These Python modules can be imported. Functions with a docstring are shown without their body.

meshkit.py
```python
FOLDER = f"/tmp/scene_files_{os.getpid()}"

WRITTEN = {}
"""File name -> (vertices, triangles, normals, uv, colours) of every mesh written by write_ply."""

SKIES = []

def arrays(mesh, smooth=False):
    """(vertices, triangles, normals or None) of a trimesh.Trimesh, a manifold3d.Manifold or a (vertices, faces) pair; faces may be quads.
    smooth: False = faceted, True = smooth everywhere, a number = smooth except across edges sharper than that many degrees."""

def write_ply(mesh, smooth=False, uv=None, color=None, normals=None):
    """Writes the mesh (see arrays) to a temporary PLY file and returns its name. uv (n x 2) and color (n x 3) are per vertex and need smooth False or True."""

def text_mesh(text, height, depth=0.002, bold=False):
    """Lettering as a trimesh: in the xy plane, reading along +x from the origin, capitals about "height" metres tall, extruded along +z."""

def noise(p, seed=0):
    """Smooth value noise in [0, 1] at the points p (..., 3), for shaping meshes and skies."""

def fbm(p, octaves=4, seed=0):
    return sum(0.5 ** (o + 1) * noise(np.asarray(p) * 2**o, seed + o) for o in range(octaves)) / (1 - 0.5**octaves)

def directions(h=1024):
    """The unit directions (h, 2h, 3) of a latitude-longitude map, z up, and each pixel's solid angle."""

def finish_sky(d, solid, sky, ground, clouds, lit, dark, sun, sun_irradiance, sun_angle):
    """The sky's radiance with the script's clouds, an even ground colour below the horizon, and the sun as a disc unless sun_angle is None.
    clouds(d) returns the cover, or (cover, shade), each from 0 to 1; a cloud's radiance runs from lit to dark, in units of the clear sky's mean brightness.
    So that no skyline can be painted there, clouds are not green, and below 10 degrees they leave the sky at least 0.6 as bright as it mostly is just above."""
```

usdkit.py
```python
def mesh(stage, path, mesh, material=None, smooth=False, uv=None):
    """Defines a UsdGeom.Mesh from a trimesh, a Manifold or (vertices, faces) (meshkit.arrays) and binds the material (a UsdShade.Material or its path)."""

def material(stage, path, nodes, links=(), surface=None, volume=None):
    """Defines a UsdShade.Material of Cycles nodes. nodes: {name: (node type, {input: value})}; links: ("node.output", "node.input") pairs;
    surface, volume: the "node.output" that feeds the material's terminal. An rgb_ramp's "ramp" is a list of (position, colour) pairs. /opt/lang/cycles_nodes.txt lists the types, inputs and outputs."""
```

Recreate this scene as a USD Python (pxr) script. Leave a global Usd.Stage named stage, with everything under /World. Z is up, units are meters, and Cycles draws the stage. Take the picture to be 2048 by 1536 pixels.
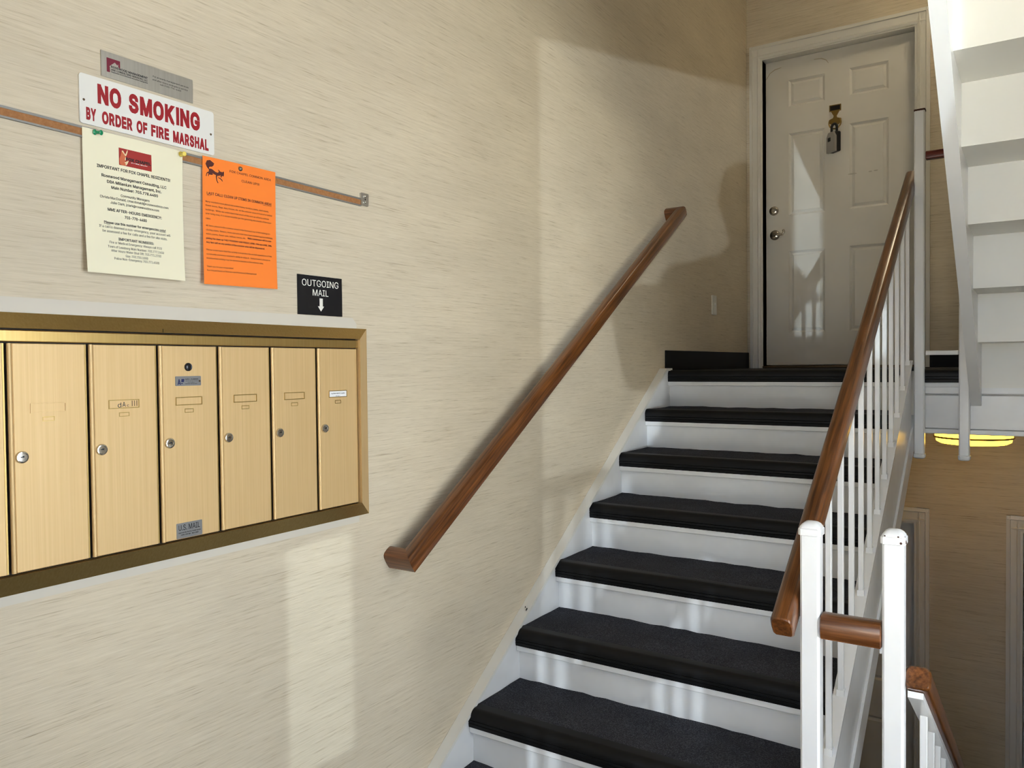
import math, random
import numpy as np
import trimesh
from trimesh.creation import extrude_polygon, icosphere, revolve
from shapely.geometry import Polygon, box as sbox
from shapely import union_all, affinity
import manifold3d as m3
import usdkit, meshkit
from pxr import Usd, UsdGeom, UsdLux, UsdShade, Gf, Sdf

stage = Usd.Stage.CreateInMemory()
UsdGeom.SetStageUpAxis(stage, UsdGeom.Tokens.z)
UsdGeom.SetStageMetersPerUnit(stage, 1.0)
UsdGeom.Xform.Define(stage, '/World')
UsdGeom.Scope.Define(stage, '/World/Looks')
random.seed(7)
rng = np.random.default_rng(7)

# ------------------------------------------------------------------ camera
F_PX, YAW, PITCH, ROLL = 1565.58, 0.586539, 0.0227015, 0.0103406
CAM = (1.52, 0.0, 1.5)
fw = np.array([-math.sin(YAW) * math.cos(PITCH), math.cos(YAW) * math.cos(PITCH), -math.sin(PITCH)])
rt = np.cross(fw, [0, 0, 1]); rt /= np.linalg.norm(rt)
dn = np.cross(fw, rt)
c_, s_ = math.cos(ROLL), math.sin(ROLL)
rt, dn = rt * c_ + dn * s_, -rt * s_ + dn * c_
cam = UsdGeom.Camera.Define(stage, '/World/camera')
mtx = Gf.Matrix4d(1)
for i, v in enumerate((rt, -dn, -fw, CAM)):
    mtx.SetRow(i, Gf.Vec4d(*map(float, v), 1.0 if i == 3 else 0.0))
cam.AddTransformOp().Set(mtx)
cam.CreateHorizontalApertureAttr(36.0)
cam.CreateFocalLengthAttr(F_PX / 2048 * 36.0)
cam.CreateClippingRangeAttr(Gf.Vec2f(0.02, 200))
cam.CreateExposureAttr(-0.07)

# ------------------------------------------------------------------ lights
def light(kind, name, loc, look, intensity, color, **kw):
    l = kind.Define(stage, '/World/' + name)
    if look is not None:
        z = -np.asarray(look, float) / np.linalg.norm(look)
        x = np.cross([0, 0, 1.0], z) if abs(z[2]) < .99 else np.array([1.0, 0, 0])
        x /= np.linalg.norm(x)
        y = np.cross(z, x)
        M = Gf.Matrix4d(1)
        for i, v in enumerate((x, y, z, loc)):
            M.SetRow(i, Gf.Vec4d(*map(float, v), 1.0 if i == 3 else 0.0))
        l.AddTransformOp().Set(M)
    l.CreateIntensityAttr(intensity)
    l.CreateColorAttr(Gf.Vec3f(*color))
    for k, v in kw.items():
        getattr(l, f'Create{k}Attr')(v)
    return l
K = dict(sun=(330000.0, (1.0, .90, .68)), sky=(0.42, (0.55, 0.92, 1.5)), side=(8.0, (1.0, 1.02, 1.08)), day=(6.0, (.90, 1.07, 1.38)), glint=(66000.0, (0.86, 0.98, 1.10)),
         low=(5.2, (1.0, .55, .052)), up=(18.0, (1.0, .84, .57)), entry=(1.5, (1.0, .80, .50)))   # (strength, colour) of every light
# sky seen and shining through the entrance
light(UsdLux.DomeLight, 'sky', None, None, *K['sky'])
light(UsdLux.RectLight, 'entrance_daylight', (1.67, -0.80, 1.35), (0, 1, -0.1), *K['day'], Width=1.9, Height=2.2)
light(UsdLux.RectLight, 'side_daylight', (2.80, 1.10, 1.45), (-1, 0, 0), *K['side'], Width=1.2, Height=2.1)
light(UsdLux.DistantLight, 'sun', (0, 0, 0), (.25, .55, -.80), *K['sun'], Angle=.6)
# sun glinting off a parked car outside, low across the porch
light(UsdLux.SphereLight, 'sun_glint', (4.1, -6.0, 0.90), (0, 1, 0), *K['glint'], Radius=0.025)

# ------------------------------------------------------------------ helpers
def lin(r, g, b):
    return tuple((c / 255 / 12.92 if c <= 10 else ((c / 255 + .055) / 1.055) ** 2.4) for c in (r, g, b))

USED = set()
def numbered(path):
    if path not in USED:
        USED.add(path); return path
    k = 1
    while f'{path}_{k:03d}' in USED:
        k += 1
    USED.add(f'{path}_{k:03d}')
    return f'{path}_{k:03d}'
USED |= {'/World/Looks', '/World/camera', '/World/sky', '/World/entrance_daylight', '/World/side_daylight', '/World/sun', '/World/sun_glint'}

def data(p, **kw):
    for k, v in kw.items():
        if v:
            p.SetCustomDataByKey(k, v)

ORIGIN = {}
def thing(name, label, cat, loc=(0, 0, 0), group=None, kind=None):
    path = numbered('/World/' + name)
    x = UsdGeom.Xform.Define(stage, path)
    x.AddTranslateOp().Set(Gf.Vec3d(*map(float, loc)))
    data(x.GetPrim(), label=label, category=cat, group=group, kind=kind)
    ORIGIN[path] = np.asarray(loc, float)
    return path

def tm(mesh):
    if hasattr(mesh, 'to_mesh'):
        q = mesh.to_mesh()
        return trimesh.Trimesh(np.array(q.vert_properties[:, :3]), np.array(q.tri_verts), process=False)
    return mesh

def part(parent, name, mesh, mat, smooth=False, label=None, kind=None):
    """A mesh, given in world coordinates, as a part of parent."""
    if isinstance(mesh, (list, tuple)):
        mesh = trimesh.util.concatenate([tm(q) for q in mesh])
    mesh = tm(mesh).copy()
    root = '/'.join(parent.split('/')[:3])
    mesh.apply_translation(-ORIGIN.get(root, np.zeros(3)))
    path = numbered(parent + '/' + name)
    m = usdkit.mesh(stage, path, mesh, M[mat], smooth)
    data(m.GetPrim(), label=label, kind=kind)
    return path

def solo(name, mesh, mat, label, cat, smooth=False, group=None, kind=None):
    if isinstance(mesh, (list, tuple)):
        mesh = trimesh.util.concatenate([tm(q) for q in mesh])
    path = numbered('/World/' + name)
    m = usdkit.mesh(stage, path, tm(mesh), M[mat], smooth)
    data(m.GetPrim(), label=label, category=cat, group=group, kind=kind)
    return path

def cbox(x0, x1, y0, y1, z0, z1, c=0.0):
    if c <= 0:
        b = trimesh.creation.box((x1 - x0, y1 - y0, z1 - z0))
        b.apply_translation(((x0 + x1) / 2, (y0 + y1) / 2, (z0 + z1) / 2))
        return b
    pts = []
    for ix in (0, 1):
        for iy in (0, 1):
            for iz in (0, 1):
                X, Y, Z = (x0, x1)[ix], (y0, y1)[iy], (z0, z1)[iz]
                dx, dy, dz = c * (1 - 2 * ix), c * (1 - 2 * iy), c * (1 - 2 * iz)
                pts += [(X, Y + dy, Z + dz), (X + dx, Y, Z + dz), (X + dx, Y + dy, Z)]
    return trimesh.convex.convex_hull(np.array(pts))

def prism_x(poly, x0, x1):
    """(y, z) outline extruded along x."""
    p = poly if isinstance(poly, Polygon) else Polygon(poly)
    m = extrude_polygon(p, x1 - x0, engine='earcut')
    v = m.vertices
    return trimesh.Trimesh(np.stack([v[:, 2] + x0, v[:, 0], v[:, 1]], 1), m.faces, process=False)

def prism_y(poly, y0, y1):
    """(x, z) outline extruded along y."""
    p = poly if isinstance(poly, Polygon) else Polygon(poly)
    m = extrude_polygon(p, y1 - y0, engine='earcut')
    v = m.vertices
    return trimesh.Trimesh(np.stack([v[:, 0], v[:, 2] + y0, v[:, 1]], 1), m.faces[:, ::-1], process=False)

def lathe(profile, at, axis, n=32):
    """(r, h) profile turned about axis from the point at."""
    m = revolve(np.array(profile, float), sections=n)
    z = np.asarray(axis, float) / np.linalg.norm(axis)
    R = trimesh.geometry.align_vectors([0, 0, 1], z)
    m.apply_transform(R)
    m.apply_translation(at)
    return m

def sweep(pts, prof, up, round_ends=0.004):
    """Convex profile (a, b) swept along a path in the plane across up, mitred; b along up."""
    pts = [np.asarray(p, float) for p in pts]
    up = np.asarray(up, float); up /= np.linalg.norm(up)
    ds = [(b - a) / np.linalg.norm(b - a) for a, b in zip(pts, pts[1:])]
    ss = [np.cross(d, up) for d in ds]
    ss = [s / np.linalg.norm(s) for s in ss]
    prof = np.asarray(prof, float)
    rings = []
    def ring(p, m, k=1.0):
        return p + (prof[:, :1] * k) * m + (prof[:, 1:] * k) * up
    if round_ends:
        rings.append(ring(pts[0], ss[0], 0.86))
        rings.append(ring(pts[0] + ds[0] * round_ends, ss[0]))
    else:
        rings.append(ring(pts[0], ss[0]))
    for i in range(1, len(pts) - 1):
        m = (ss[i - 1] + ss[i]) / (1 + ss[i - 1] @ ss[i])
        rings.append(ring(pts[i], m))
    if round_ends:
        rings.append(ring(pts[-1] - ds[-1] * round_ends, ss[-1]))
        rings.append(ring(pts[-1], ss[-1], 0.86))
    else:
        rings.append(ring(pts[-1], ss[-1]))
    n = len(prof)
    v = np.vstack(rings); f = []
    for r in range(len(rings) - 1):
        for j in range(n):
            a, b = r * n + j, r * n + (j + 1) % n
            f += [(a, b, b + n), (a, b + n, a + n)]
    for j in range(1, n - 1):
        f.append((0, j + 1, j))
        o = (len(rings) - 1) * n
        f.append((o, o + j, o + j + 1))
    m = trimesh.Trimesh(v, np.array(f), process=False)
    if m.volume < 0:
        m.invert()
    return m

def loaf(w, h, n=8):
    """Bread-loaf handrail section: flat chamfered foot, rounded top."""
    c = .12 * w
    pts = [(-w / 2 + c, -h / 2), (w / 2 - c, -h / 2), (w / 2 - c * .2, -h / 2 + c), (w / 2, -h * .12)]
    for k in range(n + 1):
        t = math.pi * k / n
        c2, s2 = math.cos(t), max(math.sin(t), 0)
        pts.append((w / 2 * math.copysign(abs(c2) ** .62, c2), h * .05 + h * .45 * s2 ** .62))
    pts += [(-w / 2, -h * .1), (-w / 2 + c * .2, -h / 2 + c)]
    return pts

_cache = {}
def glyphs(text, bold=0.0, stretch=True):
    """Flat outline of a line of text, capitals 1 high, as polygons; bold grows the strokes."""
    key = (text, bold)
    if key not in _cache:
        t = meshkit.text_mesh(text, 1.0, 0.1)
        fn = t.face_normals
        tri = t.vertices[t.faces[fn[:, 2] > .5]][:, :, :2]
        s = union_all([Polygon(q) for q in tri if abs(np.cross(q[1] - q[0], q[2] - q[0])) > 1e-9])
        if bold:
            s = s.buffer(bold, join_style=2, quad_segs=2).simplify(.006)
        _cache[key] = s
    return _cache[key]

def spaced(text, bold, gap):
    """Heavy capitals set apart one by one, so that thick strokes do not run together."""
    out, x = [], 0.0
    for ch in text:
        g = sbox(0, -bold, .13 + 2 * bold, 1 + bold) if ch == 'I' else glyphs(ch, bold)     # a plain stroke for the I
        b = g.bounds
        out.append(affinity.translate(g, x - b[0], 0))
        x += b[2] - b[0] + gap
    return union_all(out)

def text_wall(lines, xat, depth=.0006, hgt=None):
    """Lines (text, y0, y1, baseline z, capital height, bold) as raised print on a face at x = xat(y, z)."""
    out = []
    for t, y0, y1, z, h, b in lines:
        s = glyphs(t, b) if b < .08 else spaced(t, b, .12)
        bx = s.bounds
        s = affinity.affine_transform(s, [(y1 - y0) / (bx[2] - bx[0]), 0, 0, h / (1 + 2 * b), y0 - bx[0] * (y1 - y0) / (bx[2] - bx[0]), z + b * h / (1 + 2 * b)])
        for g in getattr(s, 'geoms', [s]):
            if g.area < 1e-9:
                continue
            out.append(flat_x(g, xat, depth))
    return trimesh.util.concatenate(out)

def flat_x(g, xat, depth=.0006):
    """A (y, z) polygon as a thin plate standing proud of a face at x."""
    e = extrude_polygon(g, depth, engine='earcut')
    v = e.vertices
    x0 = xat(v[:, 0], v[:, 1]) if callable(xat) else np.full(len(v), xat)
    return trimesh.Trimesh(np.stack([x0 + v[:, 2], v[:, 0], v[:, 1]], 1), e.faces, process=False)

def illegible(y0, y1, z, h, xat, seed):
    """Print too small to read in the photograph: broken dashes."""
    r_, out, y = random.Random(seed), [], y0
    while y < y1 - .001:
        w = min(r_.uniform(.0012, .0045), y1 - y)
        out.append(flat_x(sbox(y, z + h * r_.uniform(0, .25), y + w, z + h * r_.uniform(.6, 1.0)), xat, .0002))
        y += w + r_.uniform(.0005, .0014)
    return out

def ribbon_poly(pts, widths):
    """A stroke of changing width as a polygon."""
    pts = np.asarray(pts, float); d = np.gradient(pts, axis=0)
    d /= np.linalg.norm(d, axis=1, keepdims=True)
    n = np.stack([-d[:, 1], d[:, 0]], 1) * np.asarray(widths)[:, None] / 2
    return Polygon(np.vstack([pts + n, (pts - n)[::-1]])).buffer(0)

# ------------------------------------------------------------------ materials
M = {}
def mat(name, color, rough=.5, metal=0.0, **kw):
    M[name] = usdkit.material(stage, '/World/Looks/' + name, {'p': ('principled_bsdf', {'base_color': color, 'roughness': rough, 'metallic': metal, **kw})}, surface='p.BSDF')

def noisy(name, c0, c1, scale, rough=.5, metal=0.0, bump=0.0, vec=(1, 1, 1), detail=3.0, lo=.3, hi=.7, dist=.002, coord='position', **kw):
    nodes = {'g': ('geometry', {}), 'm': ('mapping', {'scale': vec}), 'n': ('noise_texture', {'scale': scale, 'detail': detail, 'roughness': .6}),
             'r': ('rgb_ramp', {'ramp': [(lo, c0), (hi, c1)]}), 'p': ('principled_bsdf', {'roughness': rough, 'metallic': metal, **kw})}
    links = [('g.position', 'm.vector'), ('m.vector', 'n.vector'), ('n.fac', 'r.fac'), ('r.color', 'p.base_color')]
    if bump:
        nodes['b'] = ('bump', {'strength': bump, 'distance': dist})
        links += [('n.fac', 'b.height'), ('b.normal', 'p.normal')]
    M[name] = usdkit.material(stage, '/World/Looks/' + name, nodes, links, surface='p.BSDF')

# grasscloth wallpaper: fine horizontal threads, two widths of streak
M['wallpaper'] = usdkit.material(stage, '/World/Looks/wallpaper', {
    'g': ('geometry', {}),
    'm1': ('mapping', {'scale': (4.5, 4.5, 190.0)}), 'n1': ('noise_texture', {'scale': 1.0, 'detail': 3.0, 'roughness': .65}),
    'm2': ('mapping', {'scale': (20.0, 20.0, 520.0)}), 'n2': ('noise_texture', {'scale': 1.0, 'detail': 2.0, 'roughness': .6}),
    'm3': ('mapping', {'scale': (2.0, 2.0, 5.0)}), 'n3': ('noise_texture', {'scale': 1.0, 'detail': 2.0}),
    'a': ('mix', {'mix_type': 'mix', 'fac': .42}),
    'r': ('rgb_ramp', {'ramp': [(.29, (.36, .29, .195)), (.375, (.52, .435, .31)), (.44, (.61, .525, .385)), (.56, (.655, .568, .425)), (.74, (.71, .63, .49))]}),
    'r3': ('rgb_ramp', {'ramp': [(.3, (.93, .93, .93)), (.7, (1.04, 1.04, 1.04))]}),
    'mu': ('mix', {'mix_type': 'multiply', 'fac': 1.0}),
    'b': ('bump', {'strength': .35, 'distance': .0015}),
    'p': ('principled_bsdf', {'roughness': .62, 'specular_ior_level': .25})},
    [('g.position', 'm1.vector'), ('m1.vector', 'n1.vector'), ('g.position', 'm2.vector'), ('m2.vector', 'n2.vector'), ('g.position', 'm3.vector'), ('m3.vector', 'n3.vector'),
     ('n1.fac', 'a.color1'), ('n2.fac', 'a.color2'), ('a.color', 'r.fac'), ('n3.fac', 'r3.fac'), ('r.color', 'mu.color1'), ('r3.color', 'mu.color2'), ('mu.color', 'p.base_color'),
     ('a.color', 'b.height'), ('b.normal', 'p.normal')], surface='p.BSDF')
mat('flange_paint', (.62, .57, .48), .55)
noisy('white_paint', (.71, .71, .70), (.77, .77, .76), 6.0, rough=.32, lo=.35, hi=.65)
mat('white_steel', (.78, .78, .775), .22)
mat('plaster', (.74, .72, .66), .7)
noisy('door_paint', (.70, .67, .60), (.74, .71, .64), 3.0, rough=.38)
mat('trim_paint', (.72, .70, .64), .35)
M['carpet'] = usdkit.material(stage, '/World/Looks/carpet', {
    'g': ('geometry', {}), 'n': ('noise_texture', {'scale': 260.0, 'detail': 3.0, 'roughness': .75}), 'w': ('noise_texture', {'scale': 9.0, 'detail': 2.0}),
    'r': ('rgb_ramp', {'ramp': [(.30, (.014, .015, .020)), (.50, (.040, .041, .049)), (.66, (.095, .096, .112))]}),
    'r2': ('rgb_ramp', {'ramp': [(.35, (.85, .85, .85)), (.65, (1.1, 1.1, 1.1))]}), 'mu': ('mix', {'mix_type': 'multiply', 'fac': 1.0}),
    'b': ('bump', {'strength': .9, 'distance': .004}), 'p': ('principled_bsdf', {'roughness': .95, 'specular_ior_level': .15})},
    [('g.position', 'n.vector'), ('g.position', 'w.vector'), ('n.fac', 'r.fac'), ('w.fac', 'r2.fac'), ('r.color', 'mu.color1'), ('r2.color', 'mu.color2'), ('mu.color', 'p.base_color'), ('n.fac', 'b.height'), ('b.normal', 'p.normal')], surface='p.BSDF')
mat('black_vinyl', (.0045, .0045, .005), .5, specular_ior_level=.22)
def brushed(name, c0, c1, rough, metal):
    noisy(name, c0, c1, 1.0, rough=rough, metal=metal, vec=(220, 220, 2.5), detail=2.0, lo=.3, hi=.7, bump=.02, dist=.0004)
brushed('gold_anodised', (.70, .475, .215), (.765, .535, .26), .48, .35)
brushed('gold_frame', (.52, .35, .12), (.58, .40, .15), .34, .9)
mat('dark_gap', (.02, .013, .006), .6)
mat('chrome', (.72, .70, .66), .16, 1.0)
mat('key_dark', (.01, .01, .01), .5)
mat('black_lock', (.012, .011, .012), .25)
brushed('aluminium', (.50, .48, .43), (.56, .54, .49), .38, .85)
mat('dull_aluminium', (.27, .26, .24), .45, .5)
mat('cream_paint', (.74, .725, .665), .4)
mat('label_silver', (.30, .30, .30), .35, .6)
mat('label_blue', (.01, .015, .09), .5)
mat('ink_black', (.012, .011, .010), .6)
mat('ink_dark_red', (.09, .012, .006), .6)
mat('ink_grey', (.05, .045, .04), .6)
mat('sign_white', (.78, .76, .70), .35)
mat('sign_red', (.33, .004, .010), .45)
mat('maroon', (.17, .008, .028), .45)
mat('logo_red', (.36, .018, .012), .55)
mat('fox_orange', (.62, .14, .05), .55)
mat('fox_cream', (.82, .66, .38), .55)
mat('paper_cream', (.86, .80, .58), .75)
mat('paper_orange', (1.0, .235, .025), .75)
mat('paper_white', (.85, .84, .82), .7)
mat('pin_green', (.0, .28, .11), .25, coat_weight=.5)
mat('pin_yellow', (.80, .62, .10), .3, coat_weight=.5)
mat('pin_grey', (.22, .20, .16), .3, .7)
noisy('cork', (.30, .125, .040), (.40, .185, .068), 160.0, rough=.85, bump=.2)
mat('sign_black', (.004, .004, .006), .35)
mat('sign_print', (.80, .78, .70), .5)
def wood(name, rot, scale):
    M[name] = usdkit.material(stage, '/World/Looks/' + name, {'g': ('geometry', {}), 'm': ('mapping', {'mapping_type': 'texture', 'rotation': rot, 'scale': scale}), 'n': ('noise_texture', {'scale': 1.0, 'detail': 4.0, 'roughness': .6}),
        'm2': ('mapping', {'mapping_type': 'texture', 'rotation': rot, 'scale': tuple(q * 6 for q in scale)}), 'n2': ('noise_texture', {'scale': 1.0, 'detail': 2.0}),
        'r': ('rgb_ramp', {'ramp': [(.30, (.050, .0145, .0030)), (.50, (.130, .043, .0092)), (.72, (.215, .078, .019))]}), 'r2': ('rgb_ramp', {'ramp': [(.3, (.75, .72, .70)), (.7, (1.15, 1.12, 1.1))]}),
        'mu': ('mix', {'mix_type': 'multiply', 'fac': 1.0}), 'b': ('bump', {'strength': .06, 'distance': .0008}), 'p': ('principled_bsdf', {'roughness': .30, 'coat_weight': .35, 'coat_roughness': .15})},
        [('g.position', 'm.vector'), ('m.vector', 'n.vector'), ('g.position', 'm2.vector'), ('m2.vector', 'n2.vector'), ('n.fac', 'r.fac'), ('n2.fac', 'r2.fac'), ('r.color', 'mu.color1'), ('r2.color', 'mu.color2'), ('mu.color', 'p.base_color'), ('n.fac', 'b.height'), ('b.normal', 'p.normal')], surface='p.BSDF')
wood('wood', (.565, 0, 0), (.008, .20, .008))
wood('wood_falling', (-.566, 0, 0), (.008, .20, .008))
wood('wood_across', (0, 0, 0), (.20, .008, .008))
noisy('wood_dark', (.08, .012, .008), (.16, .03, .018), 1.0, rough=.25, vec=(8, 90, 90), lo=.3, hi=.7)
mat('brass', (.55, .38, .13), .25, 1.0)
mat('satin_nickel', (.52, .48, .42), .26, 1.0)
mat('lockbox_grey', (.34, .32, .29), .45)
mat('black_rubber', (.006, .006, .007), .5)
mat('threshold_bronze', (.13, .08, .04), .4, .6)
mat('stain_brown', (.50, .42, .30), .6)
mat('smudge_grey', (.52, .49, .42), .6)
mat('switch_plate', (.80, .78, .70), .35)
mat('rust', (.05, .018, .008), .8)
noisy('concrete', (.42, .41, .38), (.54, .53, .50), 14.0, rough=.9)
def lamp_mat(name, color, strength):
    M[name] = usdkit.material(stage, '/World/Looks/' + name, {'e': ('emission', {'color': color, 'strength': strength})}, surface='e.emission')
for k_, n_ in (('low', 'lamp_glass'), ('up', 'lamp_glass_upper'), ('entry', 'lamp_glass_entry')):
    lamp_mat(n_, K[k_][1], K[k_][0])
M['pane_glass'] = usdkit.material(stage, '/World/Looks/pane_glass', {'t': ('transparent_bsdf', {'color': (.96, .98, .97)}), 'g': ('glossy_bsdf', {'color': (1, 1, 1), 'roughness': .02}),
    'f': ('fresnel', {'IOR': 1.45}), 'm': ('mix_closure', {})}, [('f.fac', 'm.fac'), ('t.BSDF', 'm.closure1'), ('g.BSDF', 'm.closure2')], surface='m.closure')

# ------------------------------------------------------------------ levels
RUN, RISE, NOSE0 = .2755, .177, 1.974           # nosing k: y = NOSE0 + RUN k, carpet top z = TOP0 + RISE k
TOP0 = .409
ny = lambda k: NOSE0 + RUN * k
tz = lambda k: TOP0 + RISE * k
LAND, FLOOR, LOW = tz(6), tz(-2), tz(6) - 16 * RISE      # upper landing, entrance floor, lower hall
YB, XR, YF, CEIL = 5.02, 2.56, -.30, LAND + 16 * RISE - .25
SLOPE = RISE / RUN

# ------------------------------------------------------------------ room shell
def struct(name, mesh, mat_, label=None, cat=None):
    return solo(name, mesh, mat_, label, cat, kind='structure')

struct('wall_left', cbox(-.15, 0, YF - .15, YB + .15, LOW, CEIL), 'wallpaper', 'long wall covered in beige grasscloth wallpaper with mailboxes and notices', 'wall')
def holed_y(y0, y1, rect, holes):
    p = sbox(*rect)
    for h in holes:
        p = p.difference(sbox(*h))
    return [prism_y(g, y0, y1) for g in getattr(p, 'geoms', [p])]
D_L, D_R, D_H = (.10, .958), (1.484, 2.342), 1.945
holes = [(x0, z, x1, z + D_H) for x0, x1 in (D_L, D_R) for z in (LAND, LOW)]
struct('wall_back', holed_y(YB, YB + .15, (0, LOW, XR, CEIL), holes), 'wallpaper', 'beige wallpapered end wall around the apartment doors', 'wall')
SIDE = (.52, .45, 1.66, 2.45)
struct('wall_rear', cbox(-.15, XR + .15, YB + .155, YB + .25, LOW, CEIL), 'plaster', 'plain wall closing the dark flats behind the doors', 'wall')
struct('wall_right', [prism_x(g, XR, XR + .15) for g in [sbox(YF - .15, LOW, YB + .15, CEIL).difference(sbox(*SIDE))]], 'wallpaper', 'beige wallpapered wall beside the upper stairs', 'wall')
OPEN = [(.890, .56, 1.066, 1.04), (1.338, FLOOR, 2.037, 2.12), (2.132, 1.27, 2.267, 2.12)]
struct('wall_front', holed_y(YF - .15, YF, (0, LOW, XR, CEIL), OPEN), 'wallpaper', 'entrance wall with doorway and two narrow sidelights', 'wall')
struct('ceiling', cbox(-.15, XR + .15, YF - .15, YB + .15, CEIL, CEIL + .1), 'plaster', 'off-white ceiling above the stairwell', 'ceiling')
struct('floor', cbox(0, XR, YF - .15, 1.72, FLOOR - .25, FLOOR), 'carpet', 'dark carpeted entrance landing floor', 'floor')
struct('floor', cbox(0, XR, 1.60, YB, LOW - .1, LOW), 'carpet', 'dark carpeted floor of the lower hall', 'floor')
struct('wall_lower', cbox(0, XR, 1.50, 1.60, LOW, FLOOR - .25), 'wallpaper', 'wallpapered wall below the entrance landing', 'wall')
for i, (x0, z0, x1, z1) in enumerate((OPEN[0], OPEN[2])):
    w = thing(f'window_{i + 1}', ('left', 'right')[i] + ' narrow white-framed sidelight beside the entrance doorway', 'window', (x0, YF, z0), kind='structure')
    part(w, 'frame', prism_y(sbox(x0, z0, x1, z1).difference(sbox(x0 + .012, z0 + .02, x1 - .012, z1 - .02)), YF - .1, YF - .05), 'trim_paint')
    if i:
        part(w, 'glazing_bar', cbox(x0 + .012, x1 - .012, YF - .1, YF - .05, 1.398, 1.416), 'trim_paint')
    part(w, 'pane', cbox(x0 + .012, x1 - .012, YF - .08, YF - .075, z0 + .02, z1 - .02), 'pane_glass')
w = thing('window_3', 'wide white-framed entrance window in the right-hand wall', 'window', (XR, SIDE[0], SIDE[1]), kind='structure')
part(w, 'frame', prism_x(sbox(*SIDE).difference(sbox(SIDE[0] + .05, SIDE[1] + .05, 1.065, SIDE[3] - .05)).difference(sbox(1.115, SIDE[1] + .05, SIDE[2] - .05, SIDE[3] - .05)), XR + .03, XR + .09), 'trim_paint')
for a, b in ((SIDE[0] + .05, 1.065), (1.115, SIDE[2] - .05)):
    part(w, 'pane', cbox(XR + .055, XR + .06, a, b, SIDE[1] + .05, SIDE[3] - .05), 'pane_glass')
struct('trim_1', [cbox(OPEN[1][0] - .02, OPEN[1][0], YF - .15, YF + .02, FLOOR, 2.14), cbox(OPEN[1][2], OPEN[1][2] + .02, YF - .15, YF + .02, FLOOR, 2.14), cbox(OPEN[1][0] - .02, OPEN[1][2] + .02, YF - .15, YF + .02, 2.12, 2.14)], 'trim_paint', 'white frame around the open entrance doorway', 'door frame')
struct('porch', cbox(-1.0, 3.6, -2.0, YF - .15, FLOOR - .2, FLOOR - .02), 'concrete', 'concrete porch slab outside the entrance', 'porch')
struct('ground', cbox(-20, 25, -32, -2.0, -1.0, -.9), 'concrete', 'paved ground outside the entrance', 'ground')
# slab over the entrance, reached by the upper stairs
struct('mid_landing', cbox(0, XR, YF, 1.19, 2.975, 3.16), 'plaster', 'white underside of the next half landing over the entrance', 'landing')

# ------------------------------------------------------------------ upper landing
ld = thing('landing', 'upper landing with black vinyl edge and white board fascia', 'landing', (0, 3.65, LAND), kind='structure')
part(ld, 'slab', cbox(0, XR, 3.672, YB, 1.215, LAND - .008), 'plaster')
part(ld, 'carpet', cbox(0, XR, 3.66, YB, LAND - .008, LAND), 'carpet')
part(ld, 'fascia_board', cbox(1.112, XR, 3.650, 3.672, 1.368, 1.418, .003), 'white_paint')
part(ld, 'fascia_board', cbox(1.112, XR, 3.656, 3.672, 1.226, 1.363, .002), 'white_paint')
part(ld, 'edge_strip', cbox(1.112, XR, 3.662, 3.69, 1.203, 1.224, .003), 'white_paint')

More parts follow.
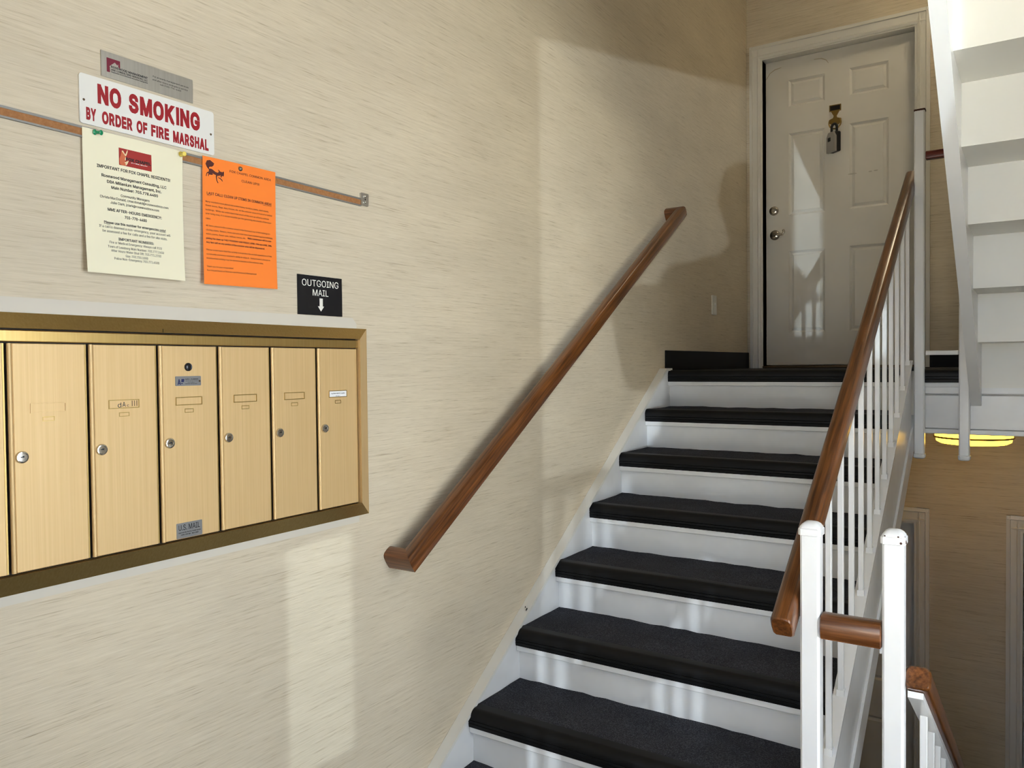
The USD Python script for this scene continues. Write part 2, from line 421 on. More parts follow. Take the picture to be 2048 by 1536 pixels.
def nosing(k, x0, x1):
    """Ridged vinyl nosing over the front of tread k."""
    y, z = ny(k), tz(k)
    pts = [(y - .002, z - .055), (y + .012, z - .055)]
    pts += [(y + .012, z - .003), (y + .052, z - .003), (y + .052, z + .001)]
    for a in np.linspace(90, 180, 7):
        pts.append((y + .020 + .024 * math.cos(math.radians(a)), z - .022 + .024 * math.sin(math.radians(a))))
    for q in (.030, .040):
        pts += [(y - .004, z - q), (y - .0015, z - q - .0015), (y - .004, z - q - .003)]
    p = Polygon([*pts[:5], *pts[5:]])
    return prism_x(p if p.is_valid else p.buffer(0), x0, x1)

def carpet_top(k, x0, x1, y0, y1, z, seed):
    """Thin carpet pad whose surface and back edge undulate a little."""
    nx, nyy = 26, 5
    xs, ys = np.linspace(x0, x1, nx), np.linspace(y0, y1, nyy)
    Xg, Yg = np.meshgrid(xs, ys, indexing='ij')
    w = meshkit.fbm(np.stack([Xg * 14, Yg * 14, np.full_like(Xg, seed)], -1), 3)
    Zt = z + (w - .5) * .005 + .004 * np.clip((Yg - y1 + .03) / .03, 0, 1) * (meshkit.noise(np.stack([Xg * 40, Yg * 0, np.full_like(Xg, seed + 9)], -1)))
    top = np.stack([Xg, Yg, Zt], -1).reshape(-1, 3)
    bot = np.stack([Xg, Yg, np.full_like(Xg, z - .008)], -1).reshape(-1, 3)
    f = []
    I = lambda i, j: i * nyy + j
    for i in range(nx - 1):
        for j in range(nyy - 1):
            a, b, c, d = I(i, j), I(i + 1, j), I(i + 1, j + 1), I(i, j + 1)
            f += [(a, b, c), (a, c, d)]
            f += [(q + len(top)) for q in ()]
    n = len(top)
    fb = [(n + a, n + c, n + b) for a, b, c in f]
    ring = [I(i, 0) for i in range(nx)] + [I(nx - 1, j) for j in range(1, nyy)] + [I(i, nyy - 1) for i in range(nx - 2, -1, -1)] + [I(0, j) for j in range(nyy - 2, 0, -1)]
    fs = []
    for a, b in zip(ring, ring[1:] + ring[:1]):
        fs += [(a, n + b, b), (a, n + a, n + b)]
    return trimesh.Trimesh(np.vstack([top, bot]), np.array(f + fb + fs), process=False)

# nosing along the landing edge past the stairs
part(ld, 'nosing', nosing(6, 1.112, 1.3145), 'black_vinyl')
part(ld, 'nosing_board', cbox(1.112, 1.3145, ny(6) + .012, 3.650, tz(6) - .075, tz(6) - .0555, .002), 'white_paint')

struct('baseboard_left', cbox(0, .009, 3.66, YB, LAND, LAND + .10, .002), 'black_vinyl', 'black vinyl base along the landing wall', 'baseboard')
struct('baseboard_back', cbox(1.02, 1.41, YB - .009, YB, LAND, LAND + .085, .002), 'black_vinyl', 'black vinyl base on the end wall beside the doors', 'baseboard')

# ------------------------------------------------------------------ lower-left flight: the staircase in view
X0, X1 = .030, 1.076
st = thing('staircase', 'carpeted staircase with white risers and black nosings climbing to the apartment door', 'stairs', (.55, 1.7, FLOOR))
for k in range(-1, 7):
    y, z = ny(k), tz(k)
    part(st, 'riser', cbox(X0, X1, y + .022, y + .040, tz(k - 1) - .008, z - .057), 'white_paint')
    yb = ny(k + 1) + .022 if k < 6 else 3.672
    t = part(st, 'tread', cbox(X0, X1, y, yb if k < 6 else 3.675, z - .075, z - .009, .003), 'white_paint')
    part(t, 'nosing', nosing(k, X0 + .001, X1), 'black_vinyl', 40, label='black vinyl nosing')
    if k < 6:
        part(t, 'carpet', carpet_top(k, X0 + .001, X1, y + .050, yb + .002, z, k), 'carpet', 50, label='charcoal carpet')
zs = lambda y: .596 + .6655 * (y - 2.264)       # top of the wall skirt
part(st, 'skirt_board', prism_x([(1.69, FLOOR), (1.69, zs(1.69) - .012), (3.60, zs(3.60) - .012), (3.672, zs(3.60) - .012), (3.672, 1.20), (3.40, 1.05), (2.1, FLOOR)], .001, X0), 'white_paint')
part(st, 'skirt_cap', prism_x([(1.68, zs(1.68) - .012), (1.68, zs(1.68)), (3.595, zs(3.595)), (3.66, zs(3.595)), (3.66, zs(3.595) - .014), (3.60, zs(3.6) - .014)], .001, X0 + .010), 'trim_paint')
zc = lambda y: .506 + .655 * (y - 2.092)        # top of the outer string
part(st, 'string_board', prism_x([(1.66, FLOOR), (1.66, zc(1.66) - .012), (3.61, zc(3.61) - .012), (3.61, zc(3.61) - .275), (2.02, FLOOR)], 1.076, 1.104), 'white_paint')
part(st, 'string_cap', prism_x([(1.66, zc(1.66) - .012), (1.66, zc(1.66)), (3.62, zc(3.62)), (3.62, zc(3.62) - .012)], 1.072, 1.109), 'white_steel')
part(st, 'string_band', prism_x([(1.80, FLOOR), (3.67, zc(3.67) - .262), (3.67, zc(3.67) - .375), (1.95, FLOOR)], 1.076, 1.112), 'white_paint')
part(st, 'soffit', prism_x([(2.00, FLOOR - .02), (3.672, zc(3.672) - .390), (3.672, zc(3.672) - .375), (1.98, FLOOR - .02)], .001, 1.076), 'plaster')
for y_, z_, r_ in ((2.3215, .634, .0070), (2.3365, .626, .0038), (2.312, .648, .003)):
    part(st, 'scuff', flat_x(Polygon([(y_ + r_ * (1 + .35 * math.sin(5 * a + z_ * 90)) * math.cos(a) * .8, z_ + r_ * 1.3 * math.sin(a)) for a in np.linspace(0, 6.0, 12)]), X0, .0003), 'key_dark', label='black scuff mark')

# ------------------------------------------------------------------ railings
def sq_post(cx, cy, rings):
    """Square tube with rounded corners from (z, half size) rings."""
    n = 24
    v, f = [], []
    for z, h in rings:
        for j in range(n):
            a = 2 * math.pi * (j + .5) / n
            c, s = math.cos(a), math.sin(a)
            e = (abs(c) ** 14 + abs(s) ** 14) ** (-1 / 14)
            v.append((cx + h * e * c, cy + h * e * s, z))
    for r in range(len(rings) - 1):
        for j in range(n):
            a, b = r * n + j, r * n + (j + 1) % n
            f += [(a, b, b + n), (a, b + n, a + n)]
    o = (len(rings) - 1) * n
    for j in range(1, n - 1):
        f += [(0, j + 1, j), (o, o + j, o + j + 1)]
    return trimesh.Trimesh(np.array(v), np.array(f), process=False)

H = .0195
def newel(root, cx, cy, zb, zt, name='newel'):
    p = part(root, name, sq_post(cx, cy, [(zb, H), (zt - .026, H)]), 'white_steel', 30)
    part(p, 'cap', sq_post(cx, cy, [(zt - .0290, H + .0003), (zt - .0278, H + .0030), (zt - .0150, H + .0030), (zt - .0130, H + .0010), (zt - .0105, H + .0006), (zt - .0055, .0165), (zt - .0018, .0115), (zt, .0055)]), 'white_steel', 28)
    return p
def hung_post(root, cx, cy, zb, zt):
    p = part(root, 'post', sq_post(cx, cy, [(zb + .012, H), (zt - .006, H)]), 'white_steel', 30)
    part(p, 'foot_cap', sq_post(cx, cy, [(zb, .012), (zb + .003, .019), (zb + .008, .0222), (zb + .020, .0222), (zb + .022, H)]), 'white_steel', 40)
    part(p, 'top_cap', sq_post(cx, cy, [(zt - .008, H + .001), (zt - .006, H + .0015), (zt - .001, H + .0015), (zt, H - .002)]), 'rust')
    return p

rl = thing('stair_railing', 'white steel railing with wooden handrail up the open side of the carpeted stairs', 'railing', (1.12, 1.70, FLOOR))
newel(rl, 1.1375, 1.700, FLOOR, 1.171)
hung_post(rl, 1.1325, 3.630, 1.10, 2.535)
R0, R1 = np.array([1.092, 1.640, .955]), np.array([1.092, 3.722, 2.285])
rs = (R1[2] - R0[2]) / (R1[1] - R0[1])
rz = lambda y: R0[2] + rs * (y - R0[1])
part(rl, 'top_bar', prism_x([(1.70, rz(1.70) - .046), (1.70, rz(1.70) - .033), (3.66, rz(3.66) - .033), (3.66, rz(3.66) - .046)], 1.078, 1.106), 'white_steel')
for k in range(11):
    y = 2.092 + .1508 * k
    part(rl, 'picket', [cbox(1.0835, 1.0985, y - .0075, y + .0075, zc(y) - .008, rz(y) - .036, .0015), prism_x([(y - .011, zc(y - .011) - .002), (y + .011, zc(y + .011) - .002), (y + .009, zc(y) + .012), (y - .009, zc(y) + .010)], 1.081, 1.101)], 'white_steel')
hr = part(rl, 'handrail', sweep([R0, R1], loaf(.045, .056), (0, -rs, 1)), 'wood', 40, label='varnished brown wooden handrail')

gr = thing('guard_rail', 'short round-topped brown wooden rail between the two near white newel posts', 'rail', (1.157, 1.70, .957))
part(gr, 'rail', sweep([(1.1575, 1.700, .957), (1.2735, 1.700, .957)], loaf(.046, .050), (0, 0, 1), .002), 'wood_across', 40)
part(gr, 'bracket', cbox(1.2695, 1.2745, 1.688, 1.712, .921, .934), 'white_steel')

r2 = thing('stair_railing', 'white steel railing with wooden handrail descending beside the lower stairs behind the right newel post', 'railing', (1.294, 1.70, FLOOR))
n2 = newel(r2, 1.294, 1.700, FLOOR, 1.171)
def chips(cx, cy, zt):
    out = []
    for dx, dy, dz, r in ((.015, -.0222, -.0235, .0026), (.0222, -.012, -.022, .0042), (.0222, -.004, -.0255, .003), (.0205, -.010, -.0125, .002), (.010, -.0203, -.0120, .0018), (-.014, -.0203, -.0120, .0016)):
        q = icosphere(subdivisions=1, radius=r); q.apply_scale((.35 if abs(dx) > .0201 else 1, .35 if abs(dx) <= .0201 else 1, 1)); q.apply_translation((cx + dx, cy + dy, zt + dz)); out.append(q)
    return out
part(n2, 'rust_chip', chips(1.294, 1.700, 1.171), 'rust', kind='stuff', label='chipped paint showing rust')
L0 = np.array([1.3345, 1.715, .878]); ls = -.636
lz = lambda y: L0[2] + ls * (y - L0[1])
L1 = np.array([1.3345, 4.10, lz(4.10)])
part(r2, 'handrail', sweep([L0, L1], loaf(.047, .046), (0, -ls, 1)), 'wood_falling', 40, label='varnished brown wooden handrail')
part(r2, 'top_bar', prism_x([(1.72, lz(1.72) - .042), (1.72, lz(1.72) - .029), (4.0, lz(4.0) - .029), (4.0, lz(4.0) - .042)], 1.316, 1.344), 'white_steel')
zl = lambda y: .13 + ls * (y - 1.72)
for k in range(15):
    y = 1.865 + .145 * k
    part(r2, 'picket', cbox(1.3225, 1.3375, y - .0075, y + .0075, zl(y) - .01, lz(y) - .034, .0015), 'white_steel')

gu = thing('guard_rail', 'dark red rail between the two upper landing posts with a white bar below', 'rail', (1.15, 3.63, 1.53))
part(gu, 'rail', sweep([(1.1545, 3.632, 2.345), (1.2725, 3.632, 2.345)], loaf(.036, .034), (0, 0, 1), .001), 'wood_dark', 40)
part(gu, 'bottom_bar', cbox(1.1545, 1.2725, 3.618, 3.642, 1.528, 1.546, .002), 'white_steel', label='white steel bar')

up_rail = thing('railing_post', 'white steel post hanging below the landing edge beside the upper stairs', 'post', (1.294, 3.63, 1.10))
hung_post(up_rail, 1.294, 3.630, 1.10, 2.535)

# ------------------------------------------------------------------ upper flight, seen from below
U0, UZ = 3.645, 1.394
us = thing('staircase', 'white underside of the upper stairs rising overhead at the right', 'stairs', (1.9, 3.6, LAND))
UX0, UX1 = 1.352, XR - .03
for i in range(0, 9):
    y, z = U0 - RUN * i, UZ + RISE * i
    part(us, 'riser', cbox(UX0, UX1, y, y + .018, z, z + RISE), 'cream_paint')
    if i < 8:
        t = part(us, 'tread', cbox(UX0, UX1, y - RUN + .018, y + .04, z + RISE, z + RISE + .035), 'cream_paint')
        part(t, 'carpet', cbox(UX0, UX1, y - RUN + .019, y + .045, z + RISE + .035, z + RISE + .043), 'carpet')
ub = lambda y: 1.363 + .6435 * (3.594 - y)
for nm, xa, xb in (('string_board', 1.3145, UX0), ('string_board', UX1, XR - .002)):
    part(us, nm, prism_x([(3.649, 1.322), (3.649, 1.62), (3.45, ub(3.45) + .34), (1.20, ub(1.20) + .34), (1.20, ub(1.20)), (3.655 - .0, 1.322)][:5] + [(3.64, 1.322)], xa, xb), 'white_steel')

# ------------------------------------------------------------------ lower flight, mostly hidden below the frame
lf = thing('staircase', 'dark carpeted lower stairs going down to the right of the near newel posts', 'stairs', (1.9, 1.72, LOW))
for k in range(7):
    y, z = 1.72 + RUN * k, FLOOR - RISE * (k + 1)
    part(lf, 'riser', cbox(1.36, XR - .002, y, y + .018, z, z + RISE - .03), 'white_paint')
    part(lf, 'tread', cbox(1.36, XR - .002, y - .002, y + RUN + .022, z - .04, z), 'carpet')
part(lf, 'string_board', prism_x([(1.722, zl(1.722)), (4.0, zl(4.0)), (4.0, zl(4.0) - .30), (1.722, zl(1.722) - .30)], 1.318, 1.342), 'white_steel')

# ------------------------------------------------------------------ doors
def make_door(n, x0, x1, zf, label, hand='left', hardware=True):
    d = thing(f'door_{n}', label, 'door', (x0, YB + .06, zf), kind='structure')
    yf = YB + .060
    w = x1 - x0
    cw, ct = .066, .080
    # casing of stepped boards: two legs and a head
    def leg(a, b):
        outer = a if a < x0 else b
        s = 1 if outer == a else -1
        pts = [(outer, 0), (outer, -.018), (outer + s * .018, -.022), (outer + s * .022, -.016), (outer + s * cw * .72, -.013), (outer + s * cw * .8, -.018), (outer + s * cw, -.012), (outer + s * cw, 0)]
        p = Polygon(pts).buffer(0)
        e = extrude_polygon(p, D_H + (ct if True else 0), engine='earcut')
        e.apply_translation((0, YB, zf))
        return e
    part(d, 'casing', leg(x0 - cw - .012, x0 - .012), 'trim_paint')
    part(d, 'casing', leg(x1 + .012, x1 + cw + .012), 'trim_paint')
    z1 = zf + D_H
    part(d, 'casing', prism_x([(YB, z1 - .002), (YB - .012, z1 - .002), (YB - .018, z1 + .012), (YB - .013, z1 + .02), (YB - .016, z1 + .056), (YB - .022, z1 + .06), (YB - .018, z1 + ct), (YB, z1 + ct)], x0 - cw - .008, x1 + cw + .008), 'trim_paint')
    for a, b in ((x0 - .012, x0), (x1, x1 + .012)):
        part(d, 'jamb', cbox(a, b, YB - .008, YB + .14, zf, z1), 'trim_paint')
    part(d, 'jamb', cbox(x0, x1, YB - .008, YB + .14, z1 - .012, z1), 'trim_paint')
    part(d, 'threshold', cbox(x0, x1, YB - .025, YB + .12, zf, zf + .014, .004), 'threshold_bronze')
    # six-panel leaf
    sl = m3.Manifold.cube((w - .008, .044, D_H - .034)).translate((x0 + .004, yf, zf + .020))
    cols = [(x0 + w * .168, x0 + w * .418), (x0 + w * .582, x0 + w * .832)]
    rows = [(.222, .734), (.956, 1.467), (1.632, 1.797)]
    fields = []
    for a, b in cols:
        for lo, hi in rows:
            lo_, hi_ = zf + lo, zf + hi
            g = .030
            outer = [(a, yf, lo_), (b, yf, lo_), (b, yf, hi_), (a, yf, hi_)]
            inner = [(a + .012, yf + .010, lo_ + .012), (b - .012, yf + .010, lo_ + .012), (b - .012, yf + .010, hi_ - .012), (a + .012, yf + .010, hi_ - .012)]
            front = [(q[0], yf - .02, q[2]) for q in outer]
            sl -= m3.Manifold.hull_points(np.array(outer + inner + front))
            o2 = [(a + .014, yf + .0105, lo_ + .014), (b - .014, yf + .0105, lo_ + .014), (b - .014, yf + .0105, hi_ - .014), (a + .014, yf + .0105, hi_ - .014)]
            i2 = [(a + .030, yf + .002, lo_ + .030), (b - .030, yf + .002, lo_ + .030), (b - .030, yf + .002, hi_ - .030), (a + .030, yf + .002, hi_ - .030)]
            fields.append(m3.Manifold.hull_points(np.array(o2 + i2)))
    lf_ = part(d, 'leaf', sl, 'door_paint')
    for q in fields:
        part(lf_, 'panel', q, 'door_paint')
    if hardware:
        hx = x0 + .058 if hand == 'left' else x1 - .058
        s = 1 if hand == 'left' else -1
        part(d, 'deadbolt', lathe([(0, .022), (.010, .022), (.012, .018), (.022, .016), (.026, .012), (.029, .004), (.029, 0)], (hx - .005 * s, yf, zf + .995), (0, -1, 0)), 'satin_nickel', 40)
        lv = part(d, 'lever_handle', lathe([(0, .026), (.010, .026), (.012, .016), (.022, .013), (.028, .009), (.031, .003), (.031, 0)], (hx, yf, zf + .842), (0, -1, 0)), 'satin_nickel', 40)
        pts = [(hx, yf - .030, zf + .842), (hx + s * .022, yf - .042, zf + .842), (hx + s * .040, yf - .044, zf + .836), (hx + s * .058, yf - .044, zf + .838), (hx + s * .068, yf - .044, zf + .850), (hx + s * .064, yf - .044, zf + .860)]
        hulls = []
        for a, b, ra, rb in zip(pts, pts[1:], (.009, .008, .0065, .006, .0065), (.008, .0065, .006, .0065, .0075)):
            A, B = icosphere(subdivisions=2, radius=ra), icosphere(subdivisions=2, radius=rb)
            A.apply_translation(a); B.apply_translation(b)
            hulls.append(trimesh.convex.convex_hull(np.vstack([A.vertices, B.vertices])))
        part(lv, 'lever', hulls, 'satin_nickel', 50)
    return d
d1 = make_door(1, *D_L, LAND, 'white six-panel apartment door with brass knocker and hanging key box at the top of the stairs')
make_door(2, *D_L, LOW, 'dim white panelled door in the lower hall behind the stair string')
make_door(3, *D_R, LOW, 'dim white door at the right edge of the lower hall')
make_door(4, *D_R, LAND, 'white panelled door on the upper landing behind the upper stairs')
# knocker: name plate, eagle-shaped boss and ring
yf = YB + .060
kn = part(d1, 'door_knocker', cbox(.490, .549, yf - .006, yf, 3.030, 3.060, .002), 'black_lock', label='brass door knocker with black name plate')
part(kn, 'plate_rim', prism_y(sbox(.486, 3.026, .553, 3.064).difference(sbox(.491, 3.031, .548, 3.059)), yf - .007, yf), 'brass')
boss = [(.520 - .024, 3.026), (.520 + .024, 3.026), (.520 + .008, 2.996), (.520 + .012, 2.984), (.520 + .034, 2.978), (.520 + .034, 2.958), (.520 + .018, 2.944), (.520 - .018, 2.944), (.520 - .034, 2.956), (.520 - .034, 2.976), (.520 - .012, 2.984), (.520 - .008, 2.996)]
part(kn, 'boss', prism_y(boss, yf - .010, yf), 'brass')
ang = np.linspace(math.radians(150), math.radians(390), 22)
hull = []
for a, b in zip(ang, ang[1:]):
    q = []
    for t in (a, b):
        s = icosphere(subdivisions=1, radius=.0042); s.apply_translation((.520 + .034 * math.cos(t), yf - .016, 2.953 + .036 * math.sin(t))); q.append(s.vertices)
    hull.append(trimesh.convex.convex_hull(np.vstack(q)))
part(kn, 'ring', hull, 'brass', 50)
def mark(pts, w):
    return trimesh.util.concatenate([prism_y(ribbon_poly(pts, w), yf - .0006, yf + .0002)])
part(d1, 'stain', mark([(D_L[0] + .006, 3.30), (D_L[0] + .03, 3.335), (D_L[0] + .06, 3.352), (D_L[0] + .10, 3.358)], [.004, .005, .006, .003]), 'stain_brown', label='brown water stain line')
part(d1, 'stain', mark([(.395, 3.365), (.44, 3.362), (.468, 3.345), (.480, 3.325)], [.003, .005, .005, .003]), 'stain_brown', label='brown water stain line')
part(d1, 'smudge', [prism_y(Polygon([(cx_ + a_ * math.cos(t), cz_ + b_ * math.sin(t)) for t in np.linspace(0, 6.1, 14)]), yf - .0005, yf + .0003) for cx_, cz_, a_, b_ in ((.615, 2.635, .026, .004), (.715, 2.635, .010, .004), (.745, 2.637, .012, .004))], 'smudge_grey', label='faint grey scuff')
# key lockbox hanging from the knocker ring, turned on edge
lb = thing('lockbox', 'grey and black key lockbox hanging from the brass door knocker', 'lockbox', (.515, yf - .05, 2.75))
def rot_z(m, a, c):
    m = tm(m).copy(); m.apply_transform(trimesh.transformations.rotation_matrix(a, [0, 0, 1], c)); return m
cx, cyb = .520, yf - .035
A = math.radians(-40)
part(lb, 'body', rot_z(cbox(cx - .036, cx + .036, cyb - .012, cyb + .022, 2.772, 2.892, .006), A, (cx, cyb, 0)), 'black_rubber')
part(lb, 'key_cover', rot_z(prism_y(Polygon([(cx - .036, 2.770), (cx + .036, 2.770), (cx + .036, 2.862), (cx + .020, 2.888), (cx - .020, 2.888), (cx - .036, 2.862)]), cyb - .028, cyb - .012), A, (cx, cyb, 0)), 'lockbox_grey')
part(lb, 'keypad', rot_z(cbox(cx - .022, cx + .002, cyb - .030, cyb - .028, 2.835, 2.858, .0008), A, (cx, cyb, 0)), 'black_rubber')
sh = []
pts = [(cx - .016, cyb, 2.888), (cx - .016, cyb, 2.925), (cx - .010, cyb, 2.938), (cx, cyb + .004, 2.943), (cx + .010, cyb, 2.938), (cx + .016, cyb, 2.925), (cx + .016, cyb, 2.888)]
for a, b in zip(pts, pts[1:]):
    A1, B1 = icosphere(subdivisions=1, radius=.0075), icosphere(subdivisions=1, radius=.0075)
    A1.apply_translation(a); B1.apply_translation(b)
    sh.append(trimesh.convex.convex_hull(np.vstack([A1.vertices, B1.vertices])))
part(lb, 'shackle', [rot_z(q, math.radians(-15), (cx, cyb, 0)) for q in sh], 'black_rubber', 50)

# ------------------------------------------------------------------ ceiling lamps
def lamp(cx, cy, zc_, label, glass, r=.165):
    l = thing('ceiling_lamp', label, 'lamp', (cx, cy, zc_))
    part(l, 'pan', lathe([(0, 0), (r * .9, 0), (r * .9, -.035), (0, -.035)][::-1], (cx, cy, zc_), (0, 0, 1)), 'white_steel', 40)
    part(l, 'glass', lathe([(0, -.076), (r, -.076), (r, -.036), (0, -.036)], (cx, cy, zc_), (0, 0, 1), 48), glass, 40)
    part(l, 'ring', lathe([(0, -.0815), (r + .004, -.0825), (r + .007, -.0790), (r + .004, -.0755), (0, -.0755)], (cx, cy, zc_), (0, 0, 1), 48), 'threshold_bronze', 40)
    part(l, 'glass', lathe([(0, -.118), (r * .55, -.116), (r * .85, -.110), (r * .96, -.100), (r * .98, -.082), (0, -.082)], (cx, cy, zc_), (0, 0, 1), 48), glass, 40)
    return l
lamp(1.285, 4.37, 1.215, 'lit amber drum ceiling lamp under the landing', 'lamp_glass')
lamp(1.40, 4.37, CEIL, 'lit warm drum lamp on the ceiling over the upper landing', 'lamp_glass_upper')
lamp(1.30, .80, 2.975, 'lit warm drum lamp under the half landing over the entrance', 'lamp_glass_entry')

# ------------------------------------------------------------------ wall handrail
W0, W1 = np.array([.074, 1.652, .962]), np.array([.074, 3.690, 2.247])
ws = (W1[2] - W0[2]) / (W1[1] - W0[1])
hw = thing('handrail', 'varnished brown wooden handrail returned into the wallpapered wall above the stairs', 'handrail', (.074, 1.65, .962))
upv = (0, -ws, 1)
loafp = loaf(.046, .056)
dv = (W1 - W0) / np.linalg.norm(W1 - W0)
def half_return(c, sgn):
    p = np.asarray(loafp); u = np.asarray(upv, float); u /= np.linalg.norm(u)
    d1 = dv * sgn                      # leaves the rail along this direction
    d2 = np.array([-1.0, 0, 0])
    s1, s2 = np.cross(d1, u), np.cross(d2, u)
    m = (s1 + s2) / (1 + s1 @ s2)
    n = len(p)
    r0 = c + p[:, :1] * m + p[:, 1:] * u
    e = np.array([.0008, c[1], c[2]])
    r1 = e + p[:, :1] * s2 + p[:, 1:] * u
    v = np.vstack([r0, r1]); f = []
    for j in range(n):
        a, b = j, (j + 1) % n
        f += [(a, b, b + n), (a, b + n, a + n)]
    for j in range(1, n - 1):
        f += [(0, j + 1, j), (n, n + j, n + j + 1)]
    q = trimesh.Trimesh(v, np.array(f), process=False)
    if q.volume < 0: q.invert()
    return q
def mitred_rail():
    p = np.asarray(loafp); u = np.asarray(upv, float); u /= np.linalg.norm(u)
    rings = []
    for c, d1, d2 in ((W0, np.array([1.0, 0, 0]), dv), (W1, dv, np.array([-1.0, 0, 0]))):
        s1, s2 = np.cross(d1, u), np.cross(d2, u)
        m = (s1 + s2) / (1 + s1 @ s2)
        rings.append(c + p[:, :1] * m + p[:, 1:] * u)
    n = len(p); v = np.vstack(rings); f = []
    for j in range(n):
        a, b = j, (j + 1) % n
        f += [(a, b, b + n), (a, b + n, a + n)]
    for j in range(1, n - 1):
        f += [(0, j + 1, j), (n, n + j, n + j + 1)]
    q = trimesh.Trimesh(v, np.array(f), process=False)
    if q.volume < 0: q.invert()
    return q
part(hw, 'rail', mitred_rail(), 'wood', 40)
# returns: the lower one comes out of the wall into the rail, the upper one leaves it
def low_return():
    p = np.asarray(loafp); u = np.asarray(upv, float); u /= np.linalg.norm(u)
    d1 = np.array([1.0, 0, 0])
    s1, s2 = np.cross(d1, u), np.cross(dv, u)
    m = (s1 + s2) / (1 + s1 @ s2)
    r0 = np.array([.0008, W0[1], W0[2]]) + p[:, :1] * s1 + p[:, 1:] * u
    r1 = W0 + p[:, :1] * m + p[:, 1:] * u
    n = len(p); v = np.vstack([r0, r1]); f = []
    for j in range(n):
        a, b = j, (j + 1) % n
        f += [(a, b, b + n), (a, b + n, a + n)]
    for j in range(1, n - 1):
        f += [(0, j + 1, j), (n, n + j, n + j + 1)]
    q = trimesh.Trimesh(v, np.array(f), process=False)
    if q.volume < 0: q.invert()
    return q
part(hw, 'return', low_return(), 'wood_across', 40)
part(hw, 'return', half_return(W1, 1), 'wood_across', 40)

# ------------------------------------------------------------------ mailbox bank
mb = thing('mailbox_unit', 'brushed gold wall mailbox bank of tall narrow locked doors', 'mailbox', (0, 1.0, 1.10))
YL, YR, ZB_, ZT = .455, 1.5655, 1.1003, 1.6055
part(mb, 'mounting_flange', flat_x(Polygon([(.40, 1.0824), (1.530, 1.0824), (1.530, 1.618), (1.516, 1.6335), (.40, 1.6335)]), 0, .0015), 'flange_paint', label='plain beige backing strip')
IY0, IY1, IZ0, IZ1 = .502, 1.5185, 1.1375, 1.5765
def frame_rail(a, b, c, d):
    """One mitred bevelled member: outer edge a-b on the wall, inner edge c-d proud of it ((y, z) pairs)."""
    P = []
    for q, x in ((a, .0015), (b, .0015), (c, .025), (d, .025), (c, .0045), (d, .0045)):
        P.append((x, q[0], q[1]))
    lip = []
    return trimesh.convex.convex_hull(np.array(P + [(.0035, *a), (.0035, *b)]))
O = [(YL, ZB_), (YR, ZB_), (YR, ZT), (YL, ZT)]
I_ = [(IY0, IZ0), (IY1, IZ0), (IY1, IZ1), (IY0, IZ1)]
for j in range(4):
    part(mb, 'frame_rail', frame_rail(O[j], O[(j + 1) % 4], I_[j], I_[(j + 1) % 4]), 'gold_frame' if j != 1 else 'gold_anodised')
part(mb, 'back_box', cbox(.0015, .008, IY0 - .002, IY1 + .002, IZ0 - .002, IZ1 + .002), 'dark_gap')
part(mb, 'header_bar', cbox(.008, .019, IY0 + .001, IY1 - .001, 1.5525, 1.5735, .0015), 'gold_frame')
part(mb, 'seam', cbox(.0245, .0256, .9494, .9502, 1.5775, 1.5845), 'dark_gap')
P0, PITCH_Y = .6535, .1437
